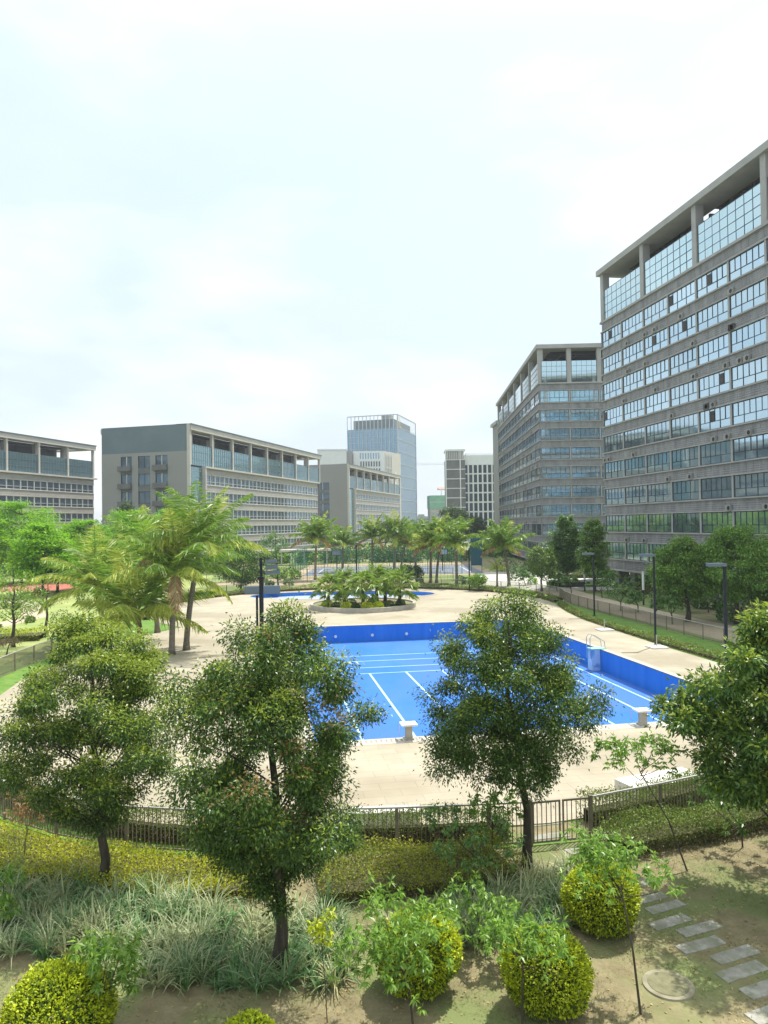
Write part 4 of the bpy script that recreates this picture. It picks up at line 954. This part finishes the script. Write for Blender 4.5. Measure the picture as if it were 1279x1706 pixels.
# hedges
def hedge(name, pts, wd, hh, mats, label, seed, dens=420, leafL=.06, leafW=.035, gap=0.0, mix_b=.15, jag=.08, inner=True, cat='hedge', z0=0):
    P0 = smooth_line(pts, 2); rng = np.random.default_rng(seed); S = arclen(P0, .25)
    root = empty(name, (pts[0][0], pts[0][1], z0)); off = np.array([pts[0][0], pts[0][1], 0]); tag(root, label, cat)
    P = []; Dd = []
    T = []
    for i, s in enumerate(S):
        t = (S[min(i+1, len(S)-1)] - S[max(i-1, 0)]).normalized(); T.append((s, t))
    n = int(len(S)*.25*dens*(wd + 2*hh)*.9)
    idx = rng.integers(0, len(S), n); u = rng.uniform(-1, 1, n); v = rng.uniform(0, 1, n); r = rng.uniform(0, wd+2*hh, n)
    base = np.array([tuple(T[i][0]) for i in idx]); tt = np.array([tuple(T[i][1]) for i in idx]); ss = np.stack([-tt[:, 1], tt[:, 0], 0*tt[:, 0]], 1)
    along = rng.uniform(-.14, .14, n)
    nzv = jag*(np.sin(base[:, 0]*1.7+seed) + np.sin(base[:, 1]*2.3+base[:, 0]*.9)) 
    HH = hh + nzv
    istop = r < wd; lat = np.where(istop, r - wd/2, np.where(r < wd+hh, -wd/2, wd/2)); z = np.where(istop, HH, v*HH)
    lat = lat + rng.normal(size=n)*.05; z = z + rng.normal(size=n)*.05 + (rng.uniform(size=n) < .1)*rng.uniform(0, .15, n)*istop
    depth = rng.uniform(0, .12, n); z = np.where(istop, z-depth, z); lat = np.where(istop, lat, lat - np.sign(lat)*depth)
    P = base + ss*lat[:, None] + tt*along[:, None] + np.array([0, 0, 1])*z[:, None] - off; P[:, 2] = np.maximum(P[:, 2], .03)
    D = ss*np.where(istop, 0, np.sign(lat))[:, None]*.6 + rng.normal(size=(n, 3))*.7; D[:, 2] += .6
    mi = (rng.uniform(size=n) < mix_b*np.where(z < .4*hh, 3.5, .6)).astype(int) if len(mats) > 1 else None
    link('leaves', leaves(name+'_leaves', P, D, leafL, leafW, mats, mi, rng), root)
    if inner:
        b = MB()
        for (s, t), (s2, t2) in zip(T, T[1:]):
            sd = Vector((-t.y, t.x, 0))*(wd/2-.16); sd2 = Vector((-t2.y, t2.x, 0))*(wd/2-.16); o = Vector(tuple(off)); zt = Vector((0, 0, max(.1, hh*.62-jag))); 
            A, B_, C_, D_ = s-sd-o, s2-sd2-o, s2+sd2-o, s+sd-o
            b.quad(A+zt, B_+zt, C_+zt, D_+zt); b.quad(A, B_, B_+zt, A+zt); b.quad(D_+zt, C_+zt, C_, D_)
        b.build('twigs', M['twig'], root)
    return root
M['twig'] = pm('hedge_twigs', (.06,.065,.025), (.12,.11,.05), 9, .95, .5)
yl = [(-15.5, 22.8), (-12.5, 20.4), (-10.2, 19.4), (-8.2, 18.6), (-6.2, 18.0), (-4.2, 17.75), (-2.6, 17.8)]
hedge('yellow_hedge', yl, 1.8, .42, [M['hedge_y'], M['hedge_b']], 'bright yellow leaved low hedge in front of the fence at the left', 1, 1000)
hedge('yellow_hedge', [(-1.6, 17.4), (-.4, 17.6), (1.0, 17.9), (2.4, 18.2), (3.0, 18.4)], 1.9, .55, [M['hedge_y2'], M['hedge_b']], 'olive and yellow low hedge in front of the fence between the two middle trees', 2, 1000, mix_b=.25)
hedge('green_hedge', [(5.9, 19.2), (7.2, 19.7), (8.8, 20.2), (10.6, 21.0), (13, 22.2)], 1.15, .62, [M['hedge'], M['hedge_b']], 'green hedge in front of the fence right of the gate', 3, 1000, mix_b=.2)
hedge('inner_hedge', [(5.6, 20.9), (7.4, 21.6), (10, 22.9), (13.5, 24.9), (18.5, 28.4)], .7, .75, [M['hedge'], M['hedge_b']], 'green hedge behind the fence right of the gate, beside the white bench', 4, 800)
hedge('inner_hedge', [(-18.5, 31.5), (-15, 26.4), (-10.8, 22.2), (-6.7, 20.2), (-3, 19.85), (1, 19.9), (3.2, 20.1)], .5, .8, [M['hedge'], M['hedge_b']], 'thin green hedge growing just behind the fence left of the gate', 5, 850, mix_b=.25)
hedge('strip_hedge', [(21.2, 35), (20.6, 42), (19.3, 49.5), (18.25, 57), (17.5, 64), (17.5, 70), (18.0, 76)], .6, .36, [M['hedge'], M['hedge_b']], 'low clipped hedge between the deck and the grass strip on the right', 6, 260, .11, .07, mix_b=.3)
ar = [(cx0 + (R0+.55)*math.cos(math.radians(a)), cy0 + (R0+.55)*math.sin(math.radians(a))) for a in range(2, 212, 6)]
hedge('strip_hedge', ar, .8, .55, [M['hedge'], M['hedge_b']], 'low clipped hedge curving round the far end of the deck', 7, 90, .15, .09, mix_b=.3)
hedge('park_hedge', [(-36, 56), (-31, 56.8), (-26.5, 57.5)], 2.0, .8, [M['ball'], M['hedge']], 'yellow green hedge in the park left of the fence', 8, 120, .12, .08, mix_b=.5)
for i, (pts, h_, lb) in enumerate(((((31.0, 46), (30.6, 52), (29.6, 60)), 1.1, 'clipped green hedge under the two large trees at the right'), (((24, 108), (30, 107), (36, 104)), 1.6, 'dark hedge row at the foot of the second tower'), (((29, 86), (33, 84), (38, 80)), 1.3, 'hedge visible under the tall tower between its columns'), (((33, 96), (40, 93), (48, 90)), 2.4, 'bright green shrubbery seen through the columns of the tall tower'))):
    hedge('park_hedge', list(pts), 1.6, h_, [M['hedge'] if i < 3 else M['lime'], M['shrub']], lb, 20+i, 70, .16, .1)
# ornamental grass (stuff)
def blades(name, centers, per, L, mats, seed, kind='stuff', w=.022, loc=(0, 0, 0)):
    rng = np.random.default_rng(seed); n = len(centers)*per
    c = np.repeat(np.array(centers), per, 0); a = rng.uniform(0, 6.28, n); tilt = rng.uniform(.05, .55, n); ln = L*rng.uniform(.5, 1.25, n)*np.repeat(rng.uniform(.55, 1.25, len(centers)), per)
    h = np.stack([np.cos(a), np.sin(a), 0*a], 1); side = np.stack([-np.sin(a), np.cos(a), 0*a], 1)
    b = c[:, :3].copy(); b[:, :2] += h[:, :2]*rng.uniform(0, .12, (n, 1)); K = 5; rows = []
    for k in range(K+1):
        s = k/K; ang = tilt + s*rng.uniform(.9, 1.0)*1.75*np.clip(tilt+.35, 0, 1.2)
        if k == 0: pos = b
        else: pos = pos + (h*np.sin(ang)[:, None] + np.array([0, 0, 1])*np.cos(ang)[:, None])*(ln/K)[:, None]
        ww = w*(1 - .85*s*s)*(.7 if k == 0 else 1); rows.append(np.stack([pos - side*ww/2, pos + side*ww/2], 1))
    V = np.stack(rows, 1).reshape(n, -1, 3)
    q = []
    for k in range(K): q.append([2*k, 2*k+1, 2*k+3, 2*k+2])
    q = np.array(q)[None] + (np.arange(n)*(2*(K+1)))[:, None, None]; mi = np.repeat((rng.uniform(size=len(centers)) < .35).astype(int), per*K) if len(mats) > 1 else None
    V = V.reshape(-1, 3); V[:, 2] = np.maximum(V[:, 2], .012)
    o = link(name, raw_mesh(name, V, q.reshape(-1, 4), mats, mi)); tag(o, kind=kind); return o
rng0 = np.random.default_rng(99)
def scatter(poly, n, mind, rng):
    P = [Vector((p[0], p[1], 0)) for p in poly]; xs = [p[0] for p in poly]; ys = [p[1] for p in poly]; out = []; tries = 0
    def inside(x, y):
        c = False; j = len(P)-1
        for i in range(len(P)):
            if (P[i].y > y) != (P[j].y > y) and x < (P[j].x-P[i].x)*(y-P[i].y)/(P[j].y-P[i].y)+P[i].x: c = not c
            j = i
        return c
    while len(out) < n and tries < n*60:
        tries += 1; x = rng.uniform(min(xs), max(xs)); y = rng.uniform(min(ys), max(ys))
        if inside(x, y) and all((x-a)**2+(y-b)**2 > mind*mind for a, b, _ in out[-400:]): out.append((x, y, 0))
    return out
def poly_px(L): return [tuple(at(x, y).xy) for x, y in L]
G1 = poly_px([(-90, 1470), (60, 1478), (175, 1490), (330, 1515), (440, 1530), (560, 1530), (600, 1600), (570, 1645), (420, 1655), (250, 1655), (200, 1600), (60, 1600), (-60, 1590)])
c1 = scatter(G1, 185, .24, rng0)
o = blades('ornamental_grass', c1, 46, .62, [M['reed'], M['reed_d']], 1, w=.032); tag(o, 'mass of arching cream striped grass blades under the two left trees', 'grass')
G2 = poly_px([(630, 1540), (760, 1525), (870, 1470), (950, 1450), (1000, 1470), (960, 1540), (900, 1580), (800, 1575), (740, 1590), (640, 1560)])
c2 = scatter(G2, 85, .22, rng0)
o = blades('ornamental_grass', c2, 42, .60, [M['reed'], M['reed_d']], 2, w=.032); tag(o, 'smaller mass of striped grass blades between the gate tree and the golden bushes', 'grass')
# short lawn tufts over the near soil
R1 = poly_px([(-120, 1760), (-100, 1560), (200, 1640), (560, 1650), (700, 1600), (960, 1560), (1010, 1450), (1180, 1405), (1420, 1380), (1500, 1560), (1400, 1780)])
n = 26000; xs = rng0.uniform(-8.5, 13, n); ys = rng0.uniform(10.5, 21, n)
def vn(x, y): return np.sin(x*1.3+1)*np.cos(y*1.1+2) + .6*np.sin(x*2.9+y*1.7) + .4*np.sin(5.1*y-3.3*x)
k = (vn(xs, ys) + rng0.normal(size=n)*.5 > .0)
pts = np.stack([xs[k], ys[k], 0*xs[k]], 1)
keep = np.array([(p[1] < 16.2 + max(0, p[0]-5)*.7 + (2.6 if p[0] > 4.5 else 0)) and not (-9 < p[0] < -.6 and 14.3 < p[1]) for p in pts])
o = blades('short_grass', pts[keep], 5, .055, [M['grass']], 3, w=.009); tag(o, 'sparse short grass over the brown garden soil', 'grass')
n = 2600; P = np.stack([rng0.uniform(-7, 12, n), rng0.uniform(11, 20.5, n), np.full(n, .015)], 1); D = rng0.normal(size=(n, 3)); D[:, 2] *= .12
o = link('fallen_leaves', leaves('fallen_leaves', P, D, .075, .035, [M['litter']], None, rng0, up_bias=3)); tag(o, 'scattered dry fallen leaves on the garden soil', 'leaves', kind='stuff')

# palms ----------------------------------------------------------
def palm(base, crown, fl_, nf, label, seed, group, ncards=34, trunk_r=.16, mats=None, yel=.15, dry=.08, bend=1.0, lw=.045):
    rng = np.random.default_rng(seed); root = empty('coconut_palm', (base[0], base[1], 0)); tag(root, label, 'palm tree', group)
    c = np.array(crown, float) - np.array([base[0], base[1], 0]); P = []; D = []; mi = []; Ls = []; rach = MB()
    for i in range(nf):
        a = i*2.39996 + rng.normal()*.2; q = i/nf; el = math.radians(86 - 92*q**.9 + rng.normal()*6); L = fl_*rng.uniform(.8, 1.1)*(1-.15*abs(q-.5))
        m = 0; 
        if q > 1-dry-yel: m = 1
        if q > 1-dry: m = 2
        if q < .12: m = 1 if rng.uniform() < .3 else 0
        pos = c + np.array([0, 0, 0.0]); K = 10; pts = [pos]; h = np.array([math.cos(a), math.sin(a), 0])
        e = el
        for k in range(K):
            pos = pos + (h*math.cos(e) + np.array([0, 0, math.sin(e)]))*L/K; pts.append(pos); e -= bend*(.035 + .17*(k/K)*(.6+q*.6))
        pts = np.array(pts); rach.tube([tuple(p) for p in pts], [.03*(1-.8*k/K)+.004 for k in range(K+1)], 4, cap=False)
        side = np.array([-math.sin(a), math.cos(a), 0])
        for j in range(ncards):
            t = .1 + .9*j/ncards; f = t*K; k0 = min(int(f), K-1); p = pts[k0]*(1-(f-k0)) + pts[k0+1]*(f-k0); tg = pts[k0+1]-pts[k0]; tg = tg/np.linalg.norm(tg)
            ll = L*.25*math.sin(math.pi*(t*.86+.12))**.7
            for s in (-1, 1):
                d = side*s*.75 + tg*.75 + np.array([0, 0, -.25 - .45*q - .25*t]) + rng.normal(size=3)*.09
                P.append(p); D.append(d); Ls.append(ll); mi.append(m if rng.uniform() < .9 else 0)
    P = np.array(P); D = np.array(D); Ls = np.array(Ls)
    cr_ = link('crown', leaves('palm_crown', P, D, Ls, lw*fl_/2.6, mats or [M['palm'], M['palm_y'], M['palm_dry']], np.array(mi), rng, up_bias=.2, fold=.1), root)
    rach.build('rachises', M['palm_rib'], cr_)
    b = MB(); n = 10; pts = [tuple(np.array([c[0]*(t**1.5), c[1]*(t**1.5), c[2]*t])) for t in np.linspace(0, 1, n+1)]; b.tube(pts, [trunk_r*(1.35 if i == 0 else 1.05-.3*i/n) for i in range(n+1)], 9)
    b.build('trunk', M['bark_l'], root, smooth=True); return root
M['palm_rib'] = pm('palm_rib', (.25,.27,.08), rough=.5)
def palm_px(bx, by, cx, cy, fl_, nf, label, seed, group, **k):
    b = at(bx, by); c = up(cx, cy, b.y); return palm((b.x, b.y), (c.x, c.y, c.z), fl_, nf, label, seed, group, **k)
gp = 'coconut palms at the left of the pool'
palm_px(236, 1086, 228, 1020, 6.0, 24, 'coconut palm with upright yellow green fronds, lowest of the left cluster', 3, gp, ncards=64, lw=.042, trunk_r=.22, yel=.45, dry=.0, bend=.7)
palm_px(286, 1092, 291, 955, 5.2, 24, 'coconut palm in the middle of the left cluster with a drooping dry frond', 4, gp, ncards=64, lw=.042, trunk_r=.2, yel=.2, dry=.06)
palm_px(310, 1084, 335, 903, 5.0, 26, 'tallest coconut palm of the left cluster, highest crown against the office block', 5, gp, ncards=64, lw=.042, trunk_r=.2, yel=.2, dry=.06, bend=.9)
palm_px(176, 1080, 158, 975, 5.2, 20, 'leftmost coconut palm of the left cluster with yellow arching fronds', 6, gp, ncards=60, lw=.042, trunk_r=.2, yel=.5, dry=.05)
palm_px(262, 1055, 250, 925, 5.0, 20, 'coconut palm behind the left cluster with yellowed fronds', 8, gp, ncards=56, lw=.042, trunk_r=.2, yel=.5, dry=.05)
gf = 'row of coconut palms behind the round planter'
rowp = [(525,966,527,895,3.6),(571,953,571,905,3.4),(620,953,620,893,3.5),(657,953,658,891,3.9),(668,950,676,905,3.0),(692,945,690,895,3.6),(717,971,718,908,3.3),(727,971,735,897,3.5),(761,977,759,903,3.4),(848,977,839,908,3.6)]
onm = ['first','second','third','fourth','fifth','sixth','seventh','eighth','ninth','tenth']
for i, (a, b_, c_, d_, f_) in enumerate(rowp):
    palm_px(a, b_, c_, d_, f_*1.3, 26, f'{onm[i]} coconut palm from the left in the row behind the round planter', 40+i, gf, ncards=38, trunk_r=.2, yel=.5 if i in (6, 7) else .06, dry=.08, lw=.09, bend=.85)
palm_px(828, 977, 828, 947, 2.0, 14, 'small yellow leaved palm beside the rightmost palm of the far row', 60, gf, ncards=18, trunk_r=.14, yel=.9, lw=.08)
# fan palms
def fan_palm(loc, zc, label, seed, R=1.0):
    rng = np.random.default_rng(seed); root = empty('fan_palm', (loc[0], loc[1], .36)); tag(root, label, 'palm tree', 'fan palms in the round planter')
    P = []; D = []; pet = MB(); Ls = []
    for i in range(30):
        a = i*2.4 + rng.normal()*.2; e = math.radians(75 - 110*(i/30) + rng.normal()*8); L = R*rng.uniform(.75, 1.05); h = np.array([math.cos(a)*math.cos(e), math.sin(a)*math.cos(e), math.sin(e)])
        p = np.array([0, 0, zc]) + h*L; pet.tube([(0, 0, zc), tuple(p)], .015, 3, cap=False)
        side = np.cross(h, [0, 0, 1]); side /= np.linalg.norm(side)+1e-6; upv = np.cross(side, h)
        for k in np.linspace(-1.9, 1.9, 21):
            d = h*math.cos(k) + side*math.sin(k) - np.array([0, 0, .5]); P.append(p); D.append(d); Ls.append(R*.62*(1 if abs(k) < 1.3 else .75))
    cr_ = link('crown', leaves('fan_palm_crown', np.array(P), np.array(D), np.array(Ls), .085*R, [M['fanp']], None, rng, fold=.05), root); pet.build('leaf_stalks', M['palm_rib'], cr_)
    b = MB(); b.tube([(0, 0, 0), (.03, 0, zc*.6), (0, 0, zc)], [.2, .17, .15], 8); b.build('trunk', M['bark'], root)
for i, (px, dy, zc, lb, R) in enumerate(((545, -2.4, 1.5, 'yellow green fan palm at the left of the round planter', 1.15), (572, 1.0, 1.8, 'second fan palm from the left in the round planter', 1.15), (603, -3.2, 1.7, 'middle fan palm in the round planter, nearest the camera', 1.2), (626, .8, 2.0, 'fan palm behind and right of the middle one in the round planter', 1.2), (664, -1.8, 1.7, 'rightmost fan palm in the round planter', 1.2), (640, 2.2, 1.8, 'fan palm at the back right of the round planter', 1.1))):
    Y = ic.y + dy; fan_palm((up(px, 900, Y).x, Y), zc+.15, lb, i+70, R*1.3)
bush_spots = [(-3.6,-2.2,.5,0,'yellow green ball bush at the far left of the round planter'),(-2.5,-3.6,.5,1,'dark ball bush left of the front left fan palm in the round planter'),(-1.5,-4.2,.6,0,'larger yellow green ball bush between the first and middle fan palms'),(-.6,-4.4,.45,1,'small dark ball bush at the foot of the middle fan palm'),(.5,-4.3,.6,0,'yellow green ball bush just right of the middle fan palm'),(1.6,-4.0,.55,0,'yellow green ball bush left of the rightmost fan palm'),(2.6,-3.3,.6,1,'dark ball bush right in front of the rightmost fan palm'),(3.8,-1.8,.5,1,'dark ball bush at the right end of the round planter'),(1.0,-1.5,.6,1,'dark ball bush deep between the middle fan palms'),(-1.2,-1.2,.6,1,'dark ball bush behind the front bushes left of centre in the planter')]
for i, (dx, dy, R, kd, lb) in enumerate(bush_spots):
    rg = np.random.default_rng(i+200); n = 900; d = nrm(rg.normal(size=(n, 3))); P = d*R*rg.uniform(.8, 1, (n, 1)); P[:, 2] = np.abs(P[:, 2]*.9+.12)
    o = link('small_round_bush', leaves('small_round_bush', P, d + rg.normal(size=d.shape)*.5, .12, .08, [M['shrub'] if kd else M['ball']], None, rg)); o.location = (ic.x+dx, ic.y+dy, .36); tag(o, lb, 'bush', 'small round bushes in the planter')

# layered lime green trees at left
def layered(px, topy, Y, R, label, seed, mats, group, layers=7, n=9000, z0f=.35, L=.32, trunk_r=.2):
    c = up(px, topy, Y); ht = c.z; rng = np.random.default_rng(seed); root = empty('layered_tree', (c.x, Y, 0)); tag(root, label, 'tree', group)
    P = []; D = []; layers += 3; n = int(n*1.7); b = MB(); b.tube([(0, 0, 0), (.1, 0, ht*.5), (0, 0, ht*.97)], [trunk_r, trunk_r*.6, .03], 7)
    for k in range(layers):
        t = k/(layers-1); z = ht*(z0f + (1-z0f-.02)*t); r = R*1.12*math.sqrt(max(.04, 1-((t-.35)/.72)**2)); m = 7 + int(4*(1-t))
        for j in range(m):
            a = rng.uniform(0, 6.28); l = r*rng.uniform(.65, 1.1); e = np.array([l*math.cos(a), l*math.sin(a), z + rng.uniform(-.2, .5)*.04*ht])
            b.tube([(0, 0, z-.06*ht), tuple(e*np.array([.5, .5, 1])), tuple(e)], [.06, .04, .015], 4, cap=False)
            q = int(n/(layers*7)); s = rng.uniform(.1, 1, q)**.7*1.05; w = rng.normal(size=q)*l*.30*np.sqrt(s)
            p = np.stack([e[0]*s - math.sin(a)*w, e[1]*s + math.cos(a)*w, z - .06*ht*(1-s) + rng.normal(size=q)*.02*ht + .01*ht], 1); P.append(p); d = rng.normal(size=(q, 3)); d[:, 2] *= .35; D.append(d)
    P = np.concatenate(P); D = np.concatenate(D); link('crown', leaves('layered_crown', P, D, L, L*.55, mats, None, rng, up_bias=1.2), root); b.build('trunk', M['bark'], root); return root
gl = 'lime green layered trees in the left park'
for i, (px, ty, Y, R, lb) in enumerate(((35, 838, 118, 6.2, 'big lime green layered tree at the far left under the far office block'), (140, 868, 122, 4.6, 'lime green layered tree right of the biggest one at the left'), (215, 852, 128, 5.4, 'lime green layered tree in front of the window columns of the grey end wall'), (283, 850, 138, 4.4, 'lime green layered tree left of the tallest palm crown'), (245, 872, 112, 4.0, 'lime green layered tree peeking out just left of the middle palm crown'), (70, 875, 95, 3.6, 'lower lime green layered tree in front of the biggest one at the left'), (175, 900, 105, 4.0, 'lower lime green layered tree behind the leftmost palm'), (-40, 850, 112, 5.0, 'lime green layered tree just outside the left edge'), (95, 905, 100, 3.6, 'small lime green layered tree in front of the others at the left'), (390, 905, 140, 3.2, 'small pale green layered tree right of the tallest palm'))):
    layered(px, ty, Y, R, lb, 300+i, [M['lime']], gl, layers=8, z0f=.3)
# right side trees
def round_tree(bx, by, cx_, top, bot, wpx, label, seed, mats, n=150, per=60, leafL=.22, group=None, trunk_r=.13, Y=None, young=.1, flat=.7):
    if Y is None: p = at(bx, by)
    else: q = up(bx, 880, Y); p = Vector((q.x, Y, 0))
    s = p.y/F; cz1 = up(cx_, top, p.y).z; cz0 = max(.9, up(cx_, bot, p.y).z); R = wpx*s/2; cxw = up(cx_, 880, p.y).x - p.x; dz_ = cz1-cz0
    tab = [(cz0, R*.45), (cz0+dz_*.2, R*.9), (cz0+dz_*.45, R), (cz0+dz_*.7, R*.8), (cz0+dz_*.9, R*.42), (cz1, R*.1)]
    return broadleaf('park_tree', (p.x, p.y), tab, (cxw, 0), n, per, leafL, leafL*.42, trunk_r, mats, label, group, seed, young, clump_r=R*.24, limbs=18, lumps=.18, inner=.45, flat=.6)
SH = [M['leaf_g2'], M['leaf_y']]
gt = 'park trees in front of the towers'
round_tree(1147, 1036, 1133, 888, 992, 86, 'dense dark green tree with rounded crown in front of the tall tower', 81, SH, 110, 170, .24, gt, .2, young=.2)
round_tree(1228, 1040, 1226, 880, 1000, 118, 'widest dense dark tree behind the thick lamp post at the right edge', 82, SH, 140, 190, .24, gt, .2, young=.08)
round_tree(1300, 1040, 1300, 890, 1010, 90, 'dense dark tree just beyond the right edge', 85, SH, 120, 60, .26, gt, .2)
round_tree(902, 985, 902, 908, 962, 47, 'small tidy round tree at the edge of the pale plaza', 83, [M['leaf_g'], M['leaf_y']], 90, 60, .24, gt, .13, young=.2)
layered(942, 862, 96, 2.1, 'tall layered dark tree before the gap between the two towers', 84, [M['umb_d']], gt, layers=8, n=7000, z0f=.28, L=.3)
layered(988, 868, 90, 1.7, 'narrower layered tree touching the left corner of the tall tower', 86, [M['umb']], gt, layers=7, n=5000, z0f=.28, L=.28)
gs = 'young staked trees along the paved walk'
for i, (bx, by, cx_, cy_, w_, h_) in enumerate(((1003,996,1000,972,46,30),(1034,1018,1034,990,48,28),(1012,990,1014,965,50,30),(1063,1020,1062,996,38,26),(1090,1028,1092,1003,50,30),(1060,988,1062,965,54,28),(1120,1040,1118,1008,56,34),(1147,1020,1140,998,60,30),(875,975,870,958,26,16),(928,985,925,966,26,14),(952,990,950,972,30,16),(1180,1020,1176,985,50,34))):
    sap(bx, by, cx_, cy_, w_, h_, 40, .42, f'{(onm+["eleventh","twelfth"])[i]} young thin trunked tree along the paved walk, counted roughly from the left' if False else ['young thin trunked tree right of the farthest lamp post on the walk','young tree nearest the fence between the two slim lamp posts','young tree behind the fence under the first tower column','thin young tree just left of the middle lamp post base','young tree just right of the middle lamp post','young tree in front of the second tower column','young tree in front of the dark trunk by the fence','young tree under the first large round tree','tiny young tree at the left end of the walk','tiny young tree right of the small round tree','small young tree by the plaza plinth','young tree between the two large round trees'][i], 400+i, [M['umb_d']], group=gs, stem=.05, cat='young tree')
# far background trees and shrubs
round_tree(757, 900, 755, 843, 886, 52, 'dark dense tree in front of the stair tower in the far centre', 91, [M['far_leaf'], M['leaf_y']], 120, 60, .5, None, .3, Y=200, young=.05)
round_tree(782, 900, 790, 862, 892, 40, 'lower dark tree right of the dense far tree', 92, [M['far_leaf'], M['leaf_y']], 80, 50, .5, None, .3, Y=190, young=.05)
round_tree(640, 900, 650, 866, 890, 46, 'low dark tree behind the palms under the middle distance block', 93, [M['far_leaf'], M['leaf_y']], 70, 50, .6, None, .3, Y=215, young=.05)
round_tree(208, 900, 210, 836, 880, 34, 'dark green conical tree before the window columns of the end wall', 94, [M['far_leaf'], M['leaf_y']], 70, 50, .5, None, .3, Y=160, young=.05)
round_tree(462, 975, 458, 885, 925, 50, 'sparse tree right of the floodlight mast with leaning trunk', 95, [M['umb_d'], M['leaf_y']], 45, 26, .28, None, .12, Y=100)
round_tree(400, 975, 405, 905, 972, 70, 'dark bushy tree behind the floodlight mast', 96, [M['shrub'], M['leaf_y']], 90, 50, .3, None, .12, Y=97)
round_tree(22, 1078, 22, 935, 1035, 95, 'slender park tree with sparse crown at the left edge', 97, [M['umb'], M['leaf_y']], 70, 34, .20, None, .13, young=.3)
round_tree(77, 1052, 78, 965, 1008, 80, 'nearly bare branched tree on the left lawn', 98, [M['leaf_r'], M['leaf_y']], 34, 10, .14, None, .12, young=.3)
round_tree(12, 1092, 14, 1068, 1088, 40, 'low twiggy shrub beside the left fence', 99, [M['hedge_b'], M['shrub']], 24, 40, .12, None, .05)
def shrub_mass(name, x0, x1, y0, y1, hmax, n, label, seed, mats, L=.5):
    """a planted belt of many shrubs"""
    rng = np.random.default_rng(seed); m = max(5, n//220); cx = rng.uniform(x0, x1, m); cy = rng.uniform(y0, y1, m); R = rng.uniform(.45, 1, m)*hmax*.62
    i = rng.integers(0, m, n); d = nrm(rng.normal(size=(n, 3))); P = np.stack([cx[i], cy[i], R[i]*.55], 1) + d*R[i][:, None]*rng.uniform(.8, 1, (n, 1))*np.array([1.1, 1.1, 1]); P = P[P[:, 2] > .02]
    o = link(name, leaves(name, P, rng.normal(size=P.shape) + np.array([0, 0, .4]), L, L*.55, mats, rng.integers(0, len(mats), len(P)), rng)); tag(o, label, 'shrubs', kind='stuff')
shrub_mass('shrub_belt', -34, -14, 160, 176, 3.6, 5000, 'belt of mixed shrubs in front of the nearer office block', 1, [M['shrub'], M['lime'], M['far_leaf']], .6)
shrub_mass('shrub_belt', -24, -12, 112, 122, 2.6, 3000, 'shrubs left of the sports court', 2, [M['shrub'], M['lime']], .4)
shrub_mass('shrub_belt', -20, 60, 180, 196, 4.2, 14000, 'belt of trees and shrubs behind the sports court', 3, [M['far_leaf'], M['shrub'], M['lime']], .7)
shrub_mass('shrub_belt', -20, 12, 103, 106.5, 1.3, 2600, 'low bushes just behind the far pool fence', 21, [M['shrub'], M['umb_d']], .3)
shrub_mass('shrub_belt', -14, 20, 163, 172, 4.5, 7000, 'green bushes behind the far court fence', 22, [M['shrub'], M['far_leaf'], M['umb_d']], .6)
shrub_mass('shrub_belt', 18, 34, 106, 126, 2.6, 4500, 'shrubs behind the plaza', 4, [M['shrub'], M['far_leaf']], .4)
shrub_mass('shrub_belt', 17, 26, 96, 104, 1.2, 1500, 'low shrubs right of the farthest palm', 14, [M['shrub'], M['lime']], .3)
shrub_mass('shrub_belt', 42, 54, 70, 84, 1.8, 4500, 'dark shrubs under the tall tower', 5, [M['shrub'], M['far_leaf']], .3)
shrub_mass('shrub_belt', 28, 33, 56, 72, 1.5, 2500, 'shrubs between the walk and the tall tower', 15, [M['shrub'], M['umb_d']], .28)
shrub_mass('shrub_belt', -90, -32, 128, 160, 5.0, 12000, 'green shrubs and small trees behind the red court', 6, [M['shrub'], M['lime'], M['far_leaf']], .6)
shrub_mass('shrub_belt', -50, -30, 62, 98, 1.3, 3600, 'low bushes scattered over the left park lawn', 7, [M['shrub'], M['hedge']], .25)
shrub_mass('shrub_belt', -29, -24, 62, 84, 1.5, 2200, 'bushes between the left park and the round deck', 17, [M['shrub'], M['hedge']], .22)
shrub_mass('far_woods', -420, 420, 620, 700, 17, 16000, 'hazy belt of trees along the horizon', 8, [M['far_leaf']], 3.2)
shrub_mass('far_woods', 40, 70, 230, 280, 7, 4500, 'trees at the foot of the white block', 9, [M['far_leaf']], 1.0)
shrub_mass('far_woods', -20, 60, 330, 380, 8, 6000, 'trees at the foot of the glass tower', 10, [M['far_leaf']], 1.3)
# climbing vine low shrub near court
round_tree(682, 985, 680, 940, 972, 44, 'leafy broadleaf shrub right of the fan palms, before the court', 101, [M['shrub'], M['umb']], 60, 40, .3, None, .08, Y=104)
round_tree(796, 990, 794, 955, 980, 30, 'bright green shrub by the fence right of the far palms', 102, [M['umb'], M['lime']], 40, 40, .26, None, .06, Y=92)
# ================================================================ HAZE
hm = bpy.data.materials.new('haze'); hm.use_nodes = True; t = hm.node_tree; t.nodes.remove(t.nodes['Principled BSDF'])
pv = t.nodes.new('ShaderNodeVolumePrincipled'); pv.inputs['Color'].default_value = (.86, .93, 1, 1); pv.inputs['Density'].default_value = .00028; pv.inputs['Anisotropy'].default_value = .2
t.links.new(pv.outputs[0], t.nodes['Material Output'].inputs['Volume'])
b = MB(); b.box(-1550, 1550, -120, 1550, -3, 95); tag(b.build('haze', hm), kind='stuff')
